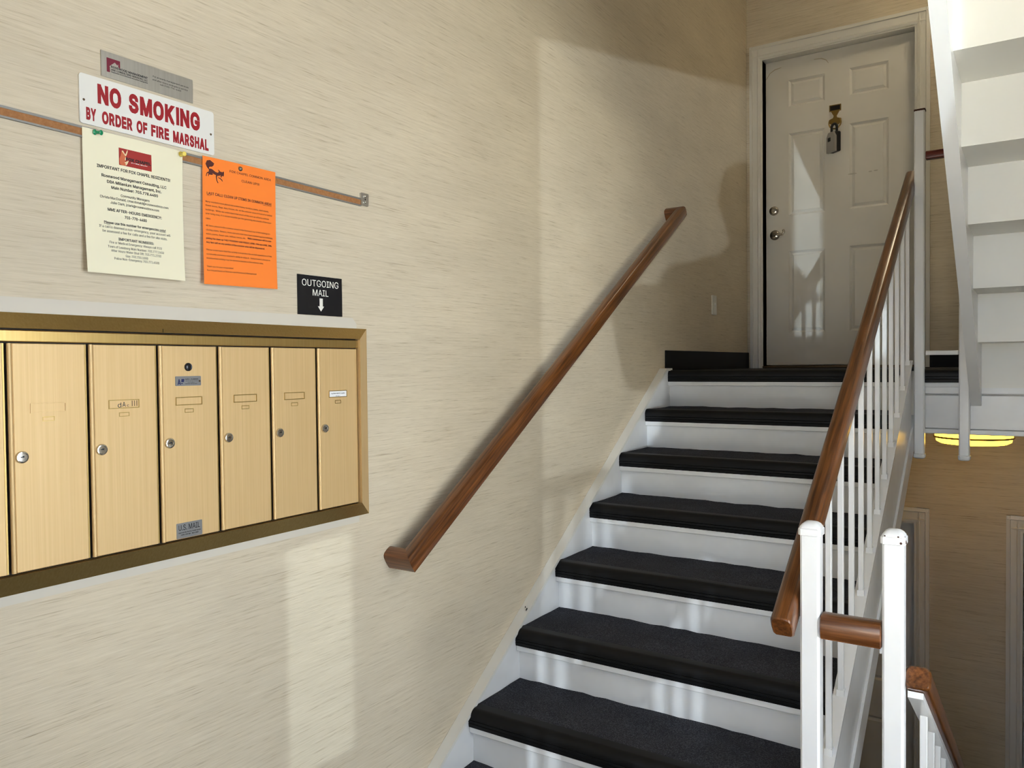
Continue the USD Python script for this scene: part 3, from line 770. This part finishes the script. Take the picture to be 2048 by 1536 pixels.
for k in range(-1, 6):
    a = P0 + PITCH_Y * k
    b = a + PITCH_Y if k < 5 else 1.5165
    if k == -1:
        a = .508
    name_lab = {-1: None, 2: 'mailbox door with lock cylinder, maker plate and postal label', 1: 'mailbox door with torn name label', 5: 'mailbox door with white name label'}.get(k)
    d = part(mb, 'mailbox_door', cbox(.008, .018, a + .0105, b - .0052, 1.1405, 1.5500, .0012), 'gold_anodised', label=name_lab)
    if k > -1 or True:
        bead = lathe([(0, 0), (.0042, 0), (.0042, .409), (0, .409)], (.0165, a + .0065, 1.141), (0, 0, 1), 16)
        part(d, 'hinge_bead', bead, 'gold_anodised', 40)
    part(d, 'door_flange', cbox(.008, .0145, b - .0046, b - .0012, 1.1405, 1.5500), 'gold_frame')
    yc, yl = a + .0702, a + .0226
    hw_, hh = .0315, .0088
    # name holder and the small slot beneath it
    part(d, 'name_holder', [flat_x(sbox(yc - hw_, 1.4331 - hh, yc + hw_, 1.4331 + hh).difference(sbox(yc - hw_ + .0016, 1.4331 - hh + .0016, yc + hw_ - .0016, 1.4331 + hh - .0016)), .018, .0014)], 'gold_frame' if k not in (-1, 0) else 'gold_anodised')
    part(d, 'slot', [flat_x(sbox(yc - .0105, 1.4083, yc + .0105, 1.4168).difference(sbox(yc - .0093, 1.4095, yc + .0093, 1.4152)), .018, .0006)], 'gold_frame')
    if k == 5:
        part(d, 'name_label', flat_x(sbox(yc - .0298, 1.4259, yc + .0298, 1.4403), .018, .0009), 'paper_white')
        part(d, 'scribble', illegible(yc - .024, yc + .024, 1.4330, .0030, .0189, 3) + illegible(yc - .008, yc + .006, 1.4268, .0022, .0189, 4), 'label_silver')
    if k == 1:
        part(d, 'label_remnant', text_wall([('d', yc - .013, yc - .006, 1.4266, .0095, 0), ('A', yc - .0035, yc + .003, 1.4275, .0095, 0), ('c', yc + .006, yc + .010, 1.4275, .0055, 0)], .018, .0004), 'ink_grey')
        part(d, 'label_remnant', [flat_x(sbox(yc + q, 1.428, yc + q + .0012, 1.439), .018, .0004) for q in (.016, .021, .026)], 'threshold_bronze')
    r = .0110
    lk = part(d, 'lock', lathe([(0, .0), (r, .0), (r, .0028), (r - .0012, .0048), (r - .003, .0052), (r - .0034, .0044), (0, .0048)], (.018, yl, 1.3465), (1, 0, 0), 36), 'chrome', 35, label='chrome lock')
    key = lathe([(0, .0), (.0016, 0), (.0016, .0007), (0, .0007)], (.0228, yl + .001, 1.3465 + .001), (1, 0, 0), 12)
    part(lk, 'keyhole', [key, cbox(.0226, .0234, yl - .0035, yl + .001, 1.3462, 1.3475)], 'key_dark')
    if k == 2:
        part(d, 'key_cylinder', lathe([(0, 0), (.0088, 0), (.0088, .002), (.0078, .0034), (.0058, .003), (.0052, .0020), (.0025, .0028), (0, .0028)], (.018, 1.0104, 1.5055), (1, 0, 0), 32), 'black_lock', 35, label='black lock cylinder')
        mp = part(d, 'maker_plate', flat_x(sbox(.9795, 1.4655, 1.0405, 1.4860).buffer(-.002).buffer(.002), .018, .0008), 'label_silver', label='silver maker plate with blue emblem')
        X_ = .0188
        part(mp, 'emblem', [flat_x(Polygon([(.9845, 1.4680), (.9868, 1.4680), (.9882, 1.4752), (.9896, 1.4680), (.9920, 1.4680), (.9890, 1.4800), (.9874, 1.4800)]), X_, .0003), flat_x(sbox(.9868, 1.4700, .9900, 1.4714), X_, .0003), flat_x(Polygon([(.9932, 1.4735), (.9992, 1.4735), (1.0005, 1.4800), (.9938, 1.4800)]), X_, .0003), flat_x(Polygon([(.9930, 1.4695), (.9962, 1.4695), (.9964, 1.4715), (.9932, 1.4715)]), X_, .0003)], 'label_blue')
        part(mp, 'lettering', text_wall([('American Device', 1.0025, 1.0290, 1.4822, .0017, 0), ('AUTH - FLORENCE', 1.0028, 1.0338, 1.4782, .0026, .05), ('manufacturing company', 1.0028, 1.0330, 1.4752, .0014, 0), ('florence mailboxes', 1.0085, 1.0250, 1.4722, .0013, 0), ('Manhattan  Kansas 66502', 1.0028, 1.0310, 1.4690, .0017, 0)][1:], X_, .0002), 'ink_grey')
        part(mp, 'rivet', lathe([(0, 0), (.0022, 0), (.0018, .0008), (0, .0010)], (X_, 1.0370, 1.4752), (1, 0, 0), 16), 'threshold_bronze')
        pl = part(d, 'postal_label', flat_x(sbox(.9755, 1.1420, 1.0368, 1.1745).buffer(-.0015).buffer(.0015), .018, .0007), 'label_silver', label='silver postal label reading U.S. MAIL')
        part(pl, 'lettering', text_wall([('U.S. MAIL', .9805, 1.0310, 1.1590, .0115, .0), ('Approved By The U.S. Postal Service', .9800, 1.0330, 1.1530, .0022, .03), ('USPS-STD 4B+   Nov. 2000', .9860, 1.0270, 1.1480, .0024, .03)], .0187, .0003), 'ink_black')

# ------------------------------------------------------------------ signs
def rrect(y0, z0, y1, z1, r):
    return sbox(y0, z0, y1, z1).buffer(-r).buffer(r)
ns = thing('no_smoking_sign', 'white plastic sign with red lettering NO SMOKING BY ORDER OF FIRE MARSHAL', 'sign', (0, .95, 1.975))
part(ns, 'plate', flat_x(rrect(.8003, 1.9745, 1.0955, 2.0700, .006), .0, .004), 'sign_white')
part(ns, 'lettering', text_wall([('NO', .8355, .8828, 2.0200, .0378, .085), ('SMOKING', .8990, 1.0600, 2.0198, .0378, .085), ('BY', .8125, .8318, 1.9830, .0240, .085), ('ORDER', .8434, .9054, 1.9830, .0240, .085), ('OF', .9144, .9373, 1.9830, .0238, .085), ('FIRE', .9458, .9858, 1.9825, .0240, .085), ('MARSHAL', .9953, 1.0808, 1.9815, .0244, .085)], .004, .0004), 'sign_red')
part(ns, 'screw', [lathe([(0, 0), (.0024, 0), (.0018, .0012), (0, .0014)], (.004, y, 2.0198), (1, 0, 0), 14) for y in (.8087,)], 'threshold_bronze')
part(ns, 'screw', [lathe([(0, 0), (.0024, 0), (.0018, .0012), (0, .0014)], (.004, y, 2.0198), (1, 0, 0), 14) for y in (1.0874,)], 'threshold_bronze')

pq = thing('management_plaque', 'brushed aluminium plaque with maroon house logo above the red and white sign', 'plaque', (0, .945, 2.077))
part(pq, 'plate', flat_x(sbox(.8448, 2.0766, 1.0452, 2.1266), 0, .003), 'aluminium')
logo = Polygon([(.8560, 2.0880), (.8612, 2.0880), (.8612, 2.0985), (.8594, 2.0985), (.8722, 2.1105), (.8770, 2.1060), (.8770, 2.1080), (.8795, 2.1080), (.8795, 2.1035), (.8818, 2.1015), (.8822, 2.1015), (.8822, 2.1148), (.8560, 2.1148)]).buffer(.0004)
part(pq, 'logo', flat_x(logo, .003, .0004), 'maroon')
part(pq, 'lettering', text_wall([('ROSEWOOD MANAGEMENT', .8644, .9411, 2.0975, .0042, .03), ('AND CONSULTING SERVICES, LLC', .8644, .9405, 2.0922, .0036, .02), ('Dependable and professional association management', .8644, .9410, 2.0884, .0024, 0)], .003, .0003), 'ink_black')
part(pq, 'contact_lettering', text_wall([('For property management services', .9528, 1.0348, 2.1058, .0030, 0), ('and after hours emergency service', .9518, 1.0327, 2.0992, .0030, 0), ('call (703) 778-4480', .9682, 1.0168, 2.0935, .0030, 0)], .003, .0003), 'ink_grey')

om = thing('outgoing_mail_sign', 'small black engraved sign reading OUTGOING MAIL above the mailboxes', 'sign', (0, 1.40, 1.635))
part(om, 'plate', flat_x(sbox(1.3278, 1.6350, 1.4770, 1.7345), 0, .003), 'sign_black')
part(om, 'lettering', text_wall([('OUTGOING', 1.3412, 1.4645, 1.7075, .0165, .01), ('MAIL', 1.3760, 1.4290, 1.6842, .0160, .01)], .003, .0003), 'sign_print')
part(om, 'arrow', flat_x(Polygon([(1.3982, 1.6785), (1.4091, 1.6785), (1.4091, 1.6580), (1.4135, 1.6580), (1.4028, 1.6450), (1.3922, 1.6580), (1.3982, 1.6580)]), .003, .0003), 'sign_print')

ts = thing('tack_strip', 'long cork tack strip in a grey metal channel holding the notices', 'tack strip', (0, 1.0, 1.955))
zt_ = lambda y: 1.9700 - .012 * (y - .66)
def strip(y0, y1, o0, o1, x0, x1):
    return prism_x([(y0, zt_(y0) - o0), (y1, zt_(y1) - o0), (y1, zt_(y1) - o1), (y0, zt_(y0) - o1)], x0, x1)
part(ts, 'cork', strip(.40, 1.550, .0185, .004, .0012, .0040), 'cork')
part(ts, 'channel', [strip(.40, 1.552, .0045, 0, 0, .0050), strip(.40, 1.552, .0215, .0180, 0, .0050), strip(.40, 1.552, .0215, 0, 0, .0012)], 'dull_aluminium')
part(ts, 'end_bracket', flat_x(rrect(1.5505, 1.9405, 1.5785, 1.9740, .002), 0, .0062), 'aluminium')
for dz in (1.9660, 1.9500):
    part(ts, 'rivet', lathe([(0, 0), (.0042, 0), (.0036, .0028), (.002, .0042), (0, .0044)], (.0062, 1.5640, dz), (1, 0, 0), 18), 'chrome', 40)
part(ts, 'bracket_hole', lathe([(0, 0), (.0022, 0), (.0022, .0004), (0, .0004)], (.0062, 1.5655, 1.9580), (1, 0, 0), 14), 'key_dark')

# ------------------------------------------------------------------ notices
def sheet(corners, bend):
    """Paper with corners (y, z): top left, top right, bottom right, bottom left."""
    nu, nv = 8, 14
    P = np.array(corners, float); v = []
    for i in range(nu + 1):
        for j in range(nv + 1):
            a, b = i / nu, j / nv
            q = (P[0] * (1 - a) + P[1] * a) * (1 - b) + (P[3] * (1 - a) + P[2] * a) * b
            v.append((bend(q[0], q[1]), q[0], q[1]))
    v = np.array(v); n = len(v); f = []
    for i in range(nu):
        for j in range(nv):
            a, b, c, d = i * (nv + 1) + j, (i + 1) * (nv + 1) + j, (i + 1) * (nv + 1) + j + 1, i * (nv + 1) + j + 1
            f += [(a, d, c), (a, c, b)]
    back = v - [.0003, 0, 0]
    ring = [j for j in range(nv + 1)] + [i * (nv + 1) + nv for i in range(1, nu + 1)] + [nu * (nv + 1) + j for j in range(nv - 1, -1, -1)] + [i * (nv + 1) for i in range(nu - 1, 0, -1)]
    g = [(q[0] + n, q[2] + n, q[1] + n) for q in f]
    for a, b in zip(ring, ring[1:] + ring[:1]):
        g += [(a, a + n, b + n), (a, b + n, b)]
    m = trimesh.Trimesh(np.vstack([v, back]), np.array(f + g), process=False)
    if m.volume < 0:
        m.invert()
    return m
bend1 = lambda y, z: .0062 + .011 * (np.clip(1.9664 - z, 0, 1) / .28) ** 2.2 + .0015 * np.sin((y - .80) * 18)
nt = thing('notice', 'cream paper notice with red logo pinned by green and yellow push pins', 'notice', (.006, .91, 1.69))
part(nt, 'sheet', sheet([(.8027, 1.9664), (1.0160, 1.9664), (1.0095, 1.6890), (.8019, 1.6890)], bend1), 'paper_cream', 40)
B = .035
L = [('IMPORTANT FOR FOX CHAPEL RESIDENTS!', .8290, .9848, 1.8951, .0062, B), ('Rosewood Management Consulting, LLC', .8377, .9752, 1.8784, .0058, B), ('DBA Millenium Management, Inc.', .8479, .9639, 1.8677, .0058, B), ('Main Number: 703.778.4480', .8563, .9553, 1.8575, .0058, B),
     ('Community Managers', .8747, .9357, 1.8448, .0048, .015), ('Christa MacDonald, cmacdonald@rosewoodmcs.com', .8330, .9783, 1.8369, .0048, .015), ('Julie Clark, jclark@rosewoodmcs.com', .8535, .9566, 1.8280, .0048, .015),
     ('MMI AFTER-HOURS EMERGENCY:', .8472, .9620, 1.8130, .0058, B), ('703-778-4480', .8811, .9280, 1.8020, .0058, B), ('Please use this number for emergencies only!', .8389, .9697, 1.7875, .0050, B),
     ('If a call is deemed a non-emergency, your account will', .8289, .9801, 1.7791, .0048, 0), ('be assessed a fee for calls and a fee for site visits.', .8352, .9723, 1.7706, .0048, 0), ('IMPORTANT NUMBERS:', .8660, .9410, 1.7570, .0053, B),
     ('Fire or Medical Emergency: Always call 911!', .8479, .9588, 1.7494, .0046, 0), ('Town of Leesburg Main Number: 703.777.2450', .8440, .9629, 1.7408, .0046, 0), ('After Hours Water Shut Off: 703.771.2702', .8502, .9560, 1.7332, .0046, 0), ('Gas: 703.750.1000', .8789, .9263, 1.7252, .0046, 0), ('Police Non-Emergency: 703.771.4500', .8555, .9507, 1.7182, .0046, 0)]
part(nt, 'lettering', [text_wall(L, bend1, .0003), flat_x(sbox(.8389, 1.7860, .9697, 1.7866), bend1, .0003)], 'ink_black')
lg = part(nt, 'logo', flat_x(sbox(.8735, 1.9082, .9430, 1.9422), bend1, .0003), 'logo_red', label='red logo panel with seated fox')
bz = lambda y, z: bend1(y, z) + .0003
def lp(pts):                                        # logo outlines, in parts of the panel
    return Polygon([(.8735 + .0695 * a, 1.9082 + .034 * b) for a, b in pts]).buffer(0)
part(lg, 'fox', [flat_x(lp([(.02, .06), (.10, .0), (.20, .0), (.18, .25), (.20, .45), (.21, .62), (.16, .78), (.08, .80), (.05, .55), (.01, .35)]), bz, .0002)], 'fox_orange')
part(lg, 'fox_markings', [flat_x(lp([(.08, .84), (.12, .88), (.19, .66), (.24, .92), (.26, .98), (.26, .85), (.22, .62), (.19, .58)]), bz, .0003), flat_x(lp([(.16, .20), (.29, .36), (.26, .20), (.22, .06), (.19, .04), (.19, .14)]), bz, .0003), flat_x(lp([(.18, .48), (.20, .52), (.20, .33), (.17, .34)]), bz, .0003)], 'fox_cream')
part(lg, 'lettering', text_wall([('FOX CHAPEL', .8880, .9412, 1.9195, .0062, .06)], bz, .0003), 'ink_black')
part(lg, 'subtitle', illegible(.8985, .9345, 1.9160, .0020, bz, 5), 'sign_white')

bend2 = lambda y, z: .0062 + .008 * (np.clip(1.9700 - z, 0, 1) / .28) ** 2 + .0012 * np.sin((y - 1.05) * 20)
fl = thing('flyer', 'bright orange clean-up flyer with black walking fox, held by one grey tack', 'flyer', (.006, 1.16, 1.69))
part(fl, 'sheet', sheet([(1.0636, 1.9680), (1.2627, 1.9712), (1.2567, 1.6905), (1.0563, 1.6866)], bend2), 'paper_orange', 40)
O_ = []
def ln(t, a, b, z, h, bd=0):
    O_.append((t, a, b, z, h, bd))
ln('FOX CHAPEL COMMON AREA', 1.1320, 1.2488, 1.9452, .0052, .01); ln('CLEAN UP!!!', 1.1639, 1.2141, 1.9288, .0052, .01)
ln('LAST CALL! CLEAN UP ITEMS IN COMMON AREA!', 1.0719, 1.2483, 1.8867, .0060, .03)
T = [('Many residents have placed decorative items, furniture, plants, plant stands,', 1.0680, 1.2396, 1.8695), ('flower boxes, flags, toys, fences, etc. on the common areas in front of or behind', 1.0678, 1.2492, 1.8610), ('buildings.  While we understand that much of this is in an effort to enliven', 1.0676, 1.2392, 1.8516), ('your living area, it is not permissible per the governing documents of the asso-', 1.0674, 1.2474, 1.8432), ('ciation.', 1.0672, 1.0791, 1.8322),
     ('All items placed in the common areas in the front and rear of the buildings in-', 1.0668, 1.2427, 1.8166), ('cluding plants, flowers, trees and pots that have been planted against buildings,', 1.0666, 1.2489, 1.8072), ('mulch, pavers, flower pots, trellises, fences, etc.', 1.0664, 1.1700, 1.7985)]
for q in T:
    ln(*q, .0036)
ln('Blake Landscapes will be com-', 1.1760, 1.2459, 1.7995, .0038, .04)
ln('pleting the clean up THIS THURSDAY AND FRIDAY, APRIL 29th and APRIL 30th.', 1.0662, 1.2457, 1.7885, .0038, .04); ln('Any item left on any portion of the common area will be disposed of.', 1.0660, 1.2240, 1.7797, .0038, .04)
for q in [('Please understand that this activity is to protect the overall appearance of the', 1.0657, 1.2435, 1.7634), ("community and every resident's ability to enjoy it.  Going forward, please re-", 1.0655, 1.2399, 1.7539), ('member that nothing may be stored or placed on the common area.', 1.0653, 1.2178, 1.7448), ('Thank you for your cooperation!', 1.0649, 1.1324, 1.7266), ('Fox Chapel Board of Directors and Rosewood Management', 1.0647, 1.1962, 1.7181)]:
    ln(*q, .0036)
def tilt(m, y0, s):
    m.vertices[:, 2] += (m.vertices[:, 1] - y0) * s
    return m
part(fl, 'lettering', [tilt(text_wall(O_, bend2, .0003), 1.16, .022), tilt(flat_x(sbox(1.0719, 1.8846, 1.2483, 1.8853), bend2, .0003), 1.16, .022)], 'ink_dark_red')
def fx(px, py):                                      # fox outline, measured on the flyer
    y = 1.0636 + (px - 160) / 1536 * .0985
    return (y, 1.9600 - (py - 290) / 1536 * .0700 + .0)
fox = [ribbon_poly([fx(*q) for q in ((400, 700), (345, 600), (330, 500), (380, 400), (450, 360), (590, 370))], [.002, .004, .0085, .0115, .0100, .0008]),
       Polygon([fx(*q) for q in ((320, 480), (345, 350), (430, 300), (500, 325), (530, 360), (600, 370), (570, 480), (510, 550), (420, 575), (385, 640), (400, 690), (375, 670), (335, 590))]).buffer(.0002),
       Polygon([fx(*q) for q in ((395, 690), (470, 660), (540, 690), (640, 770), (740, 790), (790, 720), (760, 630), (800, 650), (830, 705), (920, 710), (985, 665), (985, 760), (975, 890), (900, 890), (880, 980), (860, 960), (850, 860), (800, 915), (740, 925), (620, 900), (510, 850), (550, 920), (480, 955), (385, 945), (375, 900), (390, 820))]).buffer(.0002),
       ribbon_poly([fx(*q) for q in ((390, 860), (320, 900), (290, 990), (285, 1060))], [.004, .002, .0014, .002]), ribbon_poly([fx(*q) for q in ((400, 930), (370, 980), (375, 1040))], [.003, .0014, .0018]),
       ribbon_poly([fx(*q) for q in ((700, 900), (680, 1000), (695, 1170), (740, 1285))], [.004, .0026, .002, .0018]), ribbon_poly([fx(*q) for q in ((750, 1010), (840, 1045), (900, 1100), (915, 1160))], [.001, .0022, .0020, .0014])]
part(fl, 'fox_print', [flat_x(g, bend2, .0003) for s in fox for g in getattr(s, 'geoms', [s])], 'ink_dark_red')

def push_pin(label, y, z, x, mat_, yaw=.35, r=1.0):
    p = thing('push_pin', label, 'push pin', (x, y, z))
    ax = (1, yaw, -.12)
    part(p, 'head', lathe([(0, .0), (.0052 * r, .0), (.0056 * r, .0012), (.0034 * r, .0035), (.0030 * r, .0105), (.0046 * r, .0125), (.0050 * r, .0140), (.0040 * r, .0150), (0, .0152)], (x, y, z), ax, 24), mat_, 40)
    part(p, 'point', lathe([(0, -.008), (.0005, -.004), (.0005, .001), (0, .001)], (x, y, z), ax, 8), 'chrome')
push_pin('green plastic push pin at the top left corner of the cream notice', .8262, 1.9612, .0070, 'pin_green', .55)
push_pin('yellow plastic push pin at the top right corner of the cream notice', 1.0110, 1.9590, .0072, 'pin_yellow', -.1)
tk = thing('push_pin', 'round grey metal tack at the top of the orange flyer', 'push pin', (.0068, 1.160, 1.958))
part(tk, 'head', lathe([(0, 0), (.0048, 0), (.0052, .0022), (.0040, .0045), (.0018, .0056), (0, .0058)], (.0066, 1.1605, 1.9580), (1, 0, 0), 24), 'pin_grey', 40)
part(tk, 'point', lathe([(0, -.006), (.0005, -.003), (.0005, .001), (0, .001)], (.0066, 1.1605, 1.9580), (1, 0, 0), 8), 'chrome')

sw = thing('light_switch', 'white light switch plate on the wall beside the apartment door', 'switch', (0, 4.383, 1.838))
part(sw, 'plate', flat_x(rrect(4.347, 1.783, 4.419, 1.893, .004), 0, .005), 'switch_plate')
part(sw, 'toggle', cbox(.005, .013, 4.378, 4.388, 1.832, 1.850, .002), 'switch_plate')

# ------------------------------------------------------------------ photographer in the doorway, behind the camera; casts the shadow on the far wall
PB = np.array([1.86, -.35, FLOOR]); fh = np.array([-.553, .833, 0]); rh = np.array([.833, .553, 0])
def W(r, f, z):
    return PB + r * rh + f * fh + np.array([0, 0, z])
def limb(joints, edge=.02):
    """Tapered chain of (r, f, z, radius) joints as one manifold."""
    out = m3.Manifold()
    S = lambda j: icosphere(subdivisions=2, radius=j[3]).vertices + W(*j[:3])
    for a, b in zip(joints, joints[1:]):
        out += m3.Manifold.hull_points(np.vstack([S(a), S(b)]))
    return out
def smooth_body(m, edge=.02, it=8):
    t = tm(m.refine_to_length(edge))
    t = trimesh.Trimesh(t.vertices, t.faces, process=True)
    trimesh.smoothing.filter_taubin(t, iterations=it)
    return t
mat('skin', (.46, .27, .19), .5)
mat('jacket_cloth', (.05, .06, .09), .85)
mat('trouser_cloth', (.03, .035, .05), .85)
mat('hair_brown', (.03, .018, .01), .7)
mat('shoe_leather', (.02, .018, .016), .5)
mat('eye_white', (.7, .68, .64), .3)
ps = thing('person', 'person in dark jacket and trousers standing in the entrance doorway holding up a phone', 'person', tuple(PB))
sides = (-1, 1)
HZ = .02
hx = .13
head = limb([(hx, .02, 1.50 + HZ, .058), (hx, .03, 1.57 + HZ, .062)]) + limb([(hx, .055, 1.60 + HZ, .068), (hx, .035, 1.67 + HZ, .088), (hx, .03, 1.70 + HZ, .080)]) + limb([(hx - .02, .135, 1.635 + HZ, .012), (hx - .02, .125, 1.665 + HZ, .008)]) + limb([(hx - .035, .112, 1.603 + HZ, .010), (hx, .112, 1.603 + HZ, .010)])
for s in sides:
    head += limb([(hx + s * .086, .025, 1.64 + HZ, .012), (hx + s * .090, .015, 1.67 + HZ, .016)])
body = head + limb([(.08, 0, 1.45 + HZ * .8, .07), (hx, .02, 1.52 + HZ, .055)])
PX, PF = -.0895, .445                                # the phone, in front of the left side of the chest
SH = 1.40 + HZ * .8
arm = {-1: [(-.09, 0, SH), (-.18, .15, 1.19), (PX - .105, PF - .075, 1.390)], 1: [(.25, 0, SH), (.24, .20, 1.17), (PX + .105, PF - .075, 1.390)]}
hip = {-1: [(-.09, 0, .95), (-.27, .13, .52), (-.33, .15, .09)], 1: [(.09, 0, .95), (-.01, -.02, .52), (-.01, -.08, .09)]}
def chain(pts, radii):
    return [(*p, r) for p, r in zip(pts, radii)]
for s in sides:
    body += limb(chain(arm[s], (.055, .043, .028)))
    wx = PX + s * .105
    body += limb([(wx, PF - .075, 1.390, .026), (wx - s * .010, PF - .040, 1.405, .030)]) + limb([(wx - s * .005, PF - .045, 1.385, .022), (wx - s * .007, PF - .025, 1.430, .022)])
    for q, (dz, ln_) in enumerate(((.036, .046), (.018, .052), (0, .050), (-.018, .040))):
        z0 = 1.408 + dz
        body += limb([(wx - s * .005, PF - .025, z0, .009), (wx - s * .007, PF - .025 + ln_ * .5, z0 + .004, .0085), (wx - s * .021, PF - .020 + ln_ * .55, z0 + .004, .0078)])
    body += limb([(wx - s * .013, PF - .045, 1.425, .011), (wx - s * .025, PF - .018, 1.440, .010), (wx - s * .043, PF - .010, 1.448, .008)])
    body += limb(chain(hip[s], (.085, .055, .040)))
    a = hip[s][2]
    body += limb([(a[0], a[1], .06, .038), (a[0] + s * .01, a[1] + .15, .035, .030)])
body += limb([(0, 0, .95, .12), (0, 0, 1.10, .115), (.07, .01, 1.36, .125)])
part(ps, 'body', smooth_body(body, .016, 6), 'skin', True)
jk = limb([(-.05, 0, .90, .135), (-.02, 0, 1.12, .125), (.01, .01, 1.38, .130)]) + limb([(.05, 0, .90, .135), (.07, 0, 1.12, .125), (.15, .01, 1.38, .130)])
jk += limb([(-.05, 0, .90, .135), (.05, 0, .90, .135)]) + limb([(.01, .01, 1.38, .13), (.15, .01, 1.38, .13)]) + limb([(-.09, 0, SH, .068), (.25, 0, SH, .068)])
tr = limb([(-.05, 0, .90, .125), (.05, 0, .90, .125)])
shoe = []
for s in sides:
    q = arm[s]
    jk += limb(chain([q[0], q[1], tuple(np.array(q[1]) * .12 + np.array(q[2]) * .88)], (.070, .058, .042)))
    tr += limb(chain(hip[s], (.105, .075, .062)))
    a = hip[s][2]
    shoe.append(limb([(a[0], a[1] - .01, .045, .045), (a[0] + s * .01, a[1] + .12, .040, .040), (a[0] + s * .013, a[1] + .18, .034, .033)]))
part(ps, 'jacket', smooth_body(jk), 'jacket_cloth', True)
part(ps, 'trousers', smooth_body(tr), 'trouser_cloth', True)
for q in shoe:
    part(ps, 'shoe', smooth_body(q), 'shoe_leather', True)
hair = limb([(hx, .0, 1.70 + HZ, .098), (hx, .035, 1.725 + HZ, .082)]) + limb([(hx, -.025, 1.62 + HZ, .080), (hx, -.01, 1.70 + HZ, .092)])
part(ps, 'hair', smooth_body(hair), 'hair_brown', True)
for s in sides:
    e = icosphere(subdivisions=2, radius=.011); e.apply_translation(W(hx - .015 + s * .032, .112, 1.668 + HZ))
    part(ps, 'eye', e, 'eye_white', True)
ph = cbox(-.075, .075, -.004, .004, -.037, .037, .002)
T = np.eye(4); T[:3, 0], T[:3, 1], T[:3, 2], T[:3, 3] = rh, fh, (0, 0, 1), W(PX, PF - .006, 1.425)
ph.apply_transform(T)
solo('phone', ph, 'black_lock', 'black phone held sideways in both hands of the person in the doorway', 'phone')
# steel railing of the porch steps outside
pr = thing('porch_railing', 'white steel railing of the porch steps outside the entrance', 'railing', (2.10, -1.4, FLOOR - .02))
for y in (-.70, -1.98):
    part(pr, 'post', cbox(2.08, 2.12, y - .02, y + .02, FLOOR - .02, .98), 'white_steel')
part(pr, 'top_rail', cbox(2.075, 2.125, -2.0, -.68, .95, .985, .004), 'white_steel')
part(pr, 'bottom_rail', cbox(2.085, 2.115, -1.98, -.70, .15, .175), 'white_steel')
for k in range(14):
    y = -.785 - .085 * k
    part(pr, 'picket', cbox(2.0925, 2.1075, y - .0075, y + .0075, .17, .955), 'white_steel')
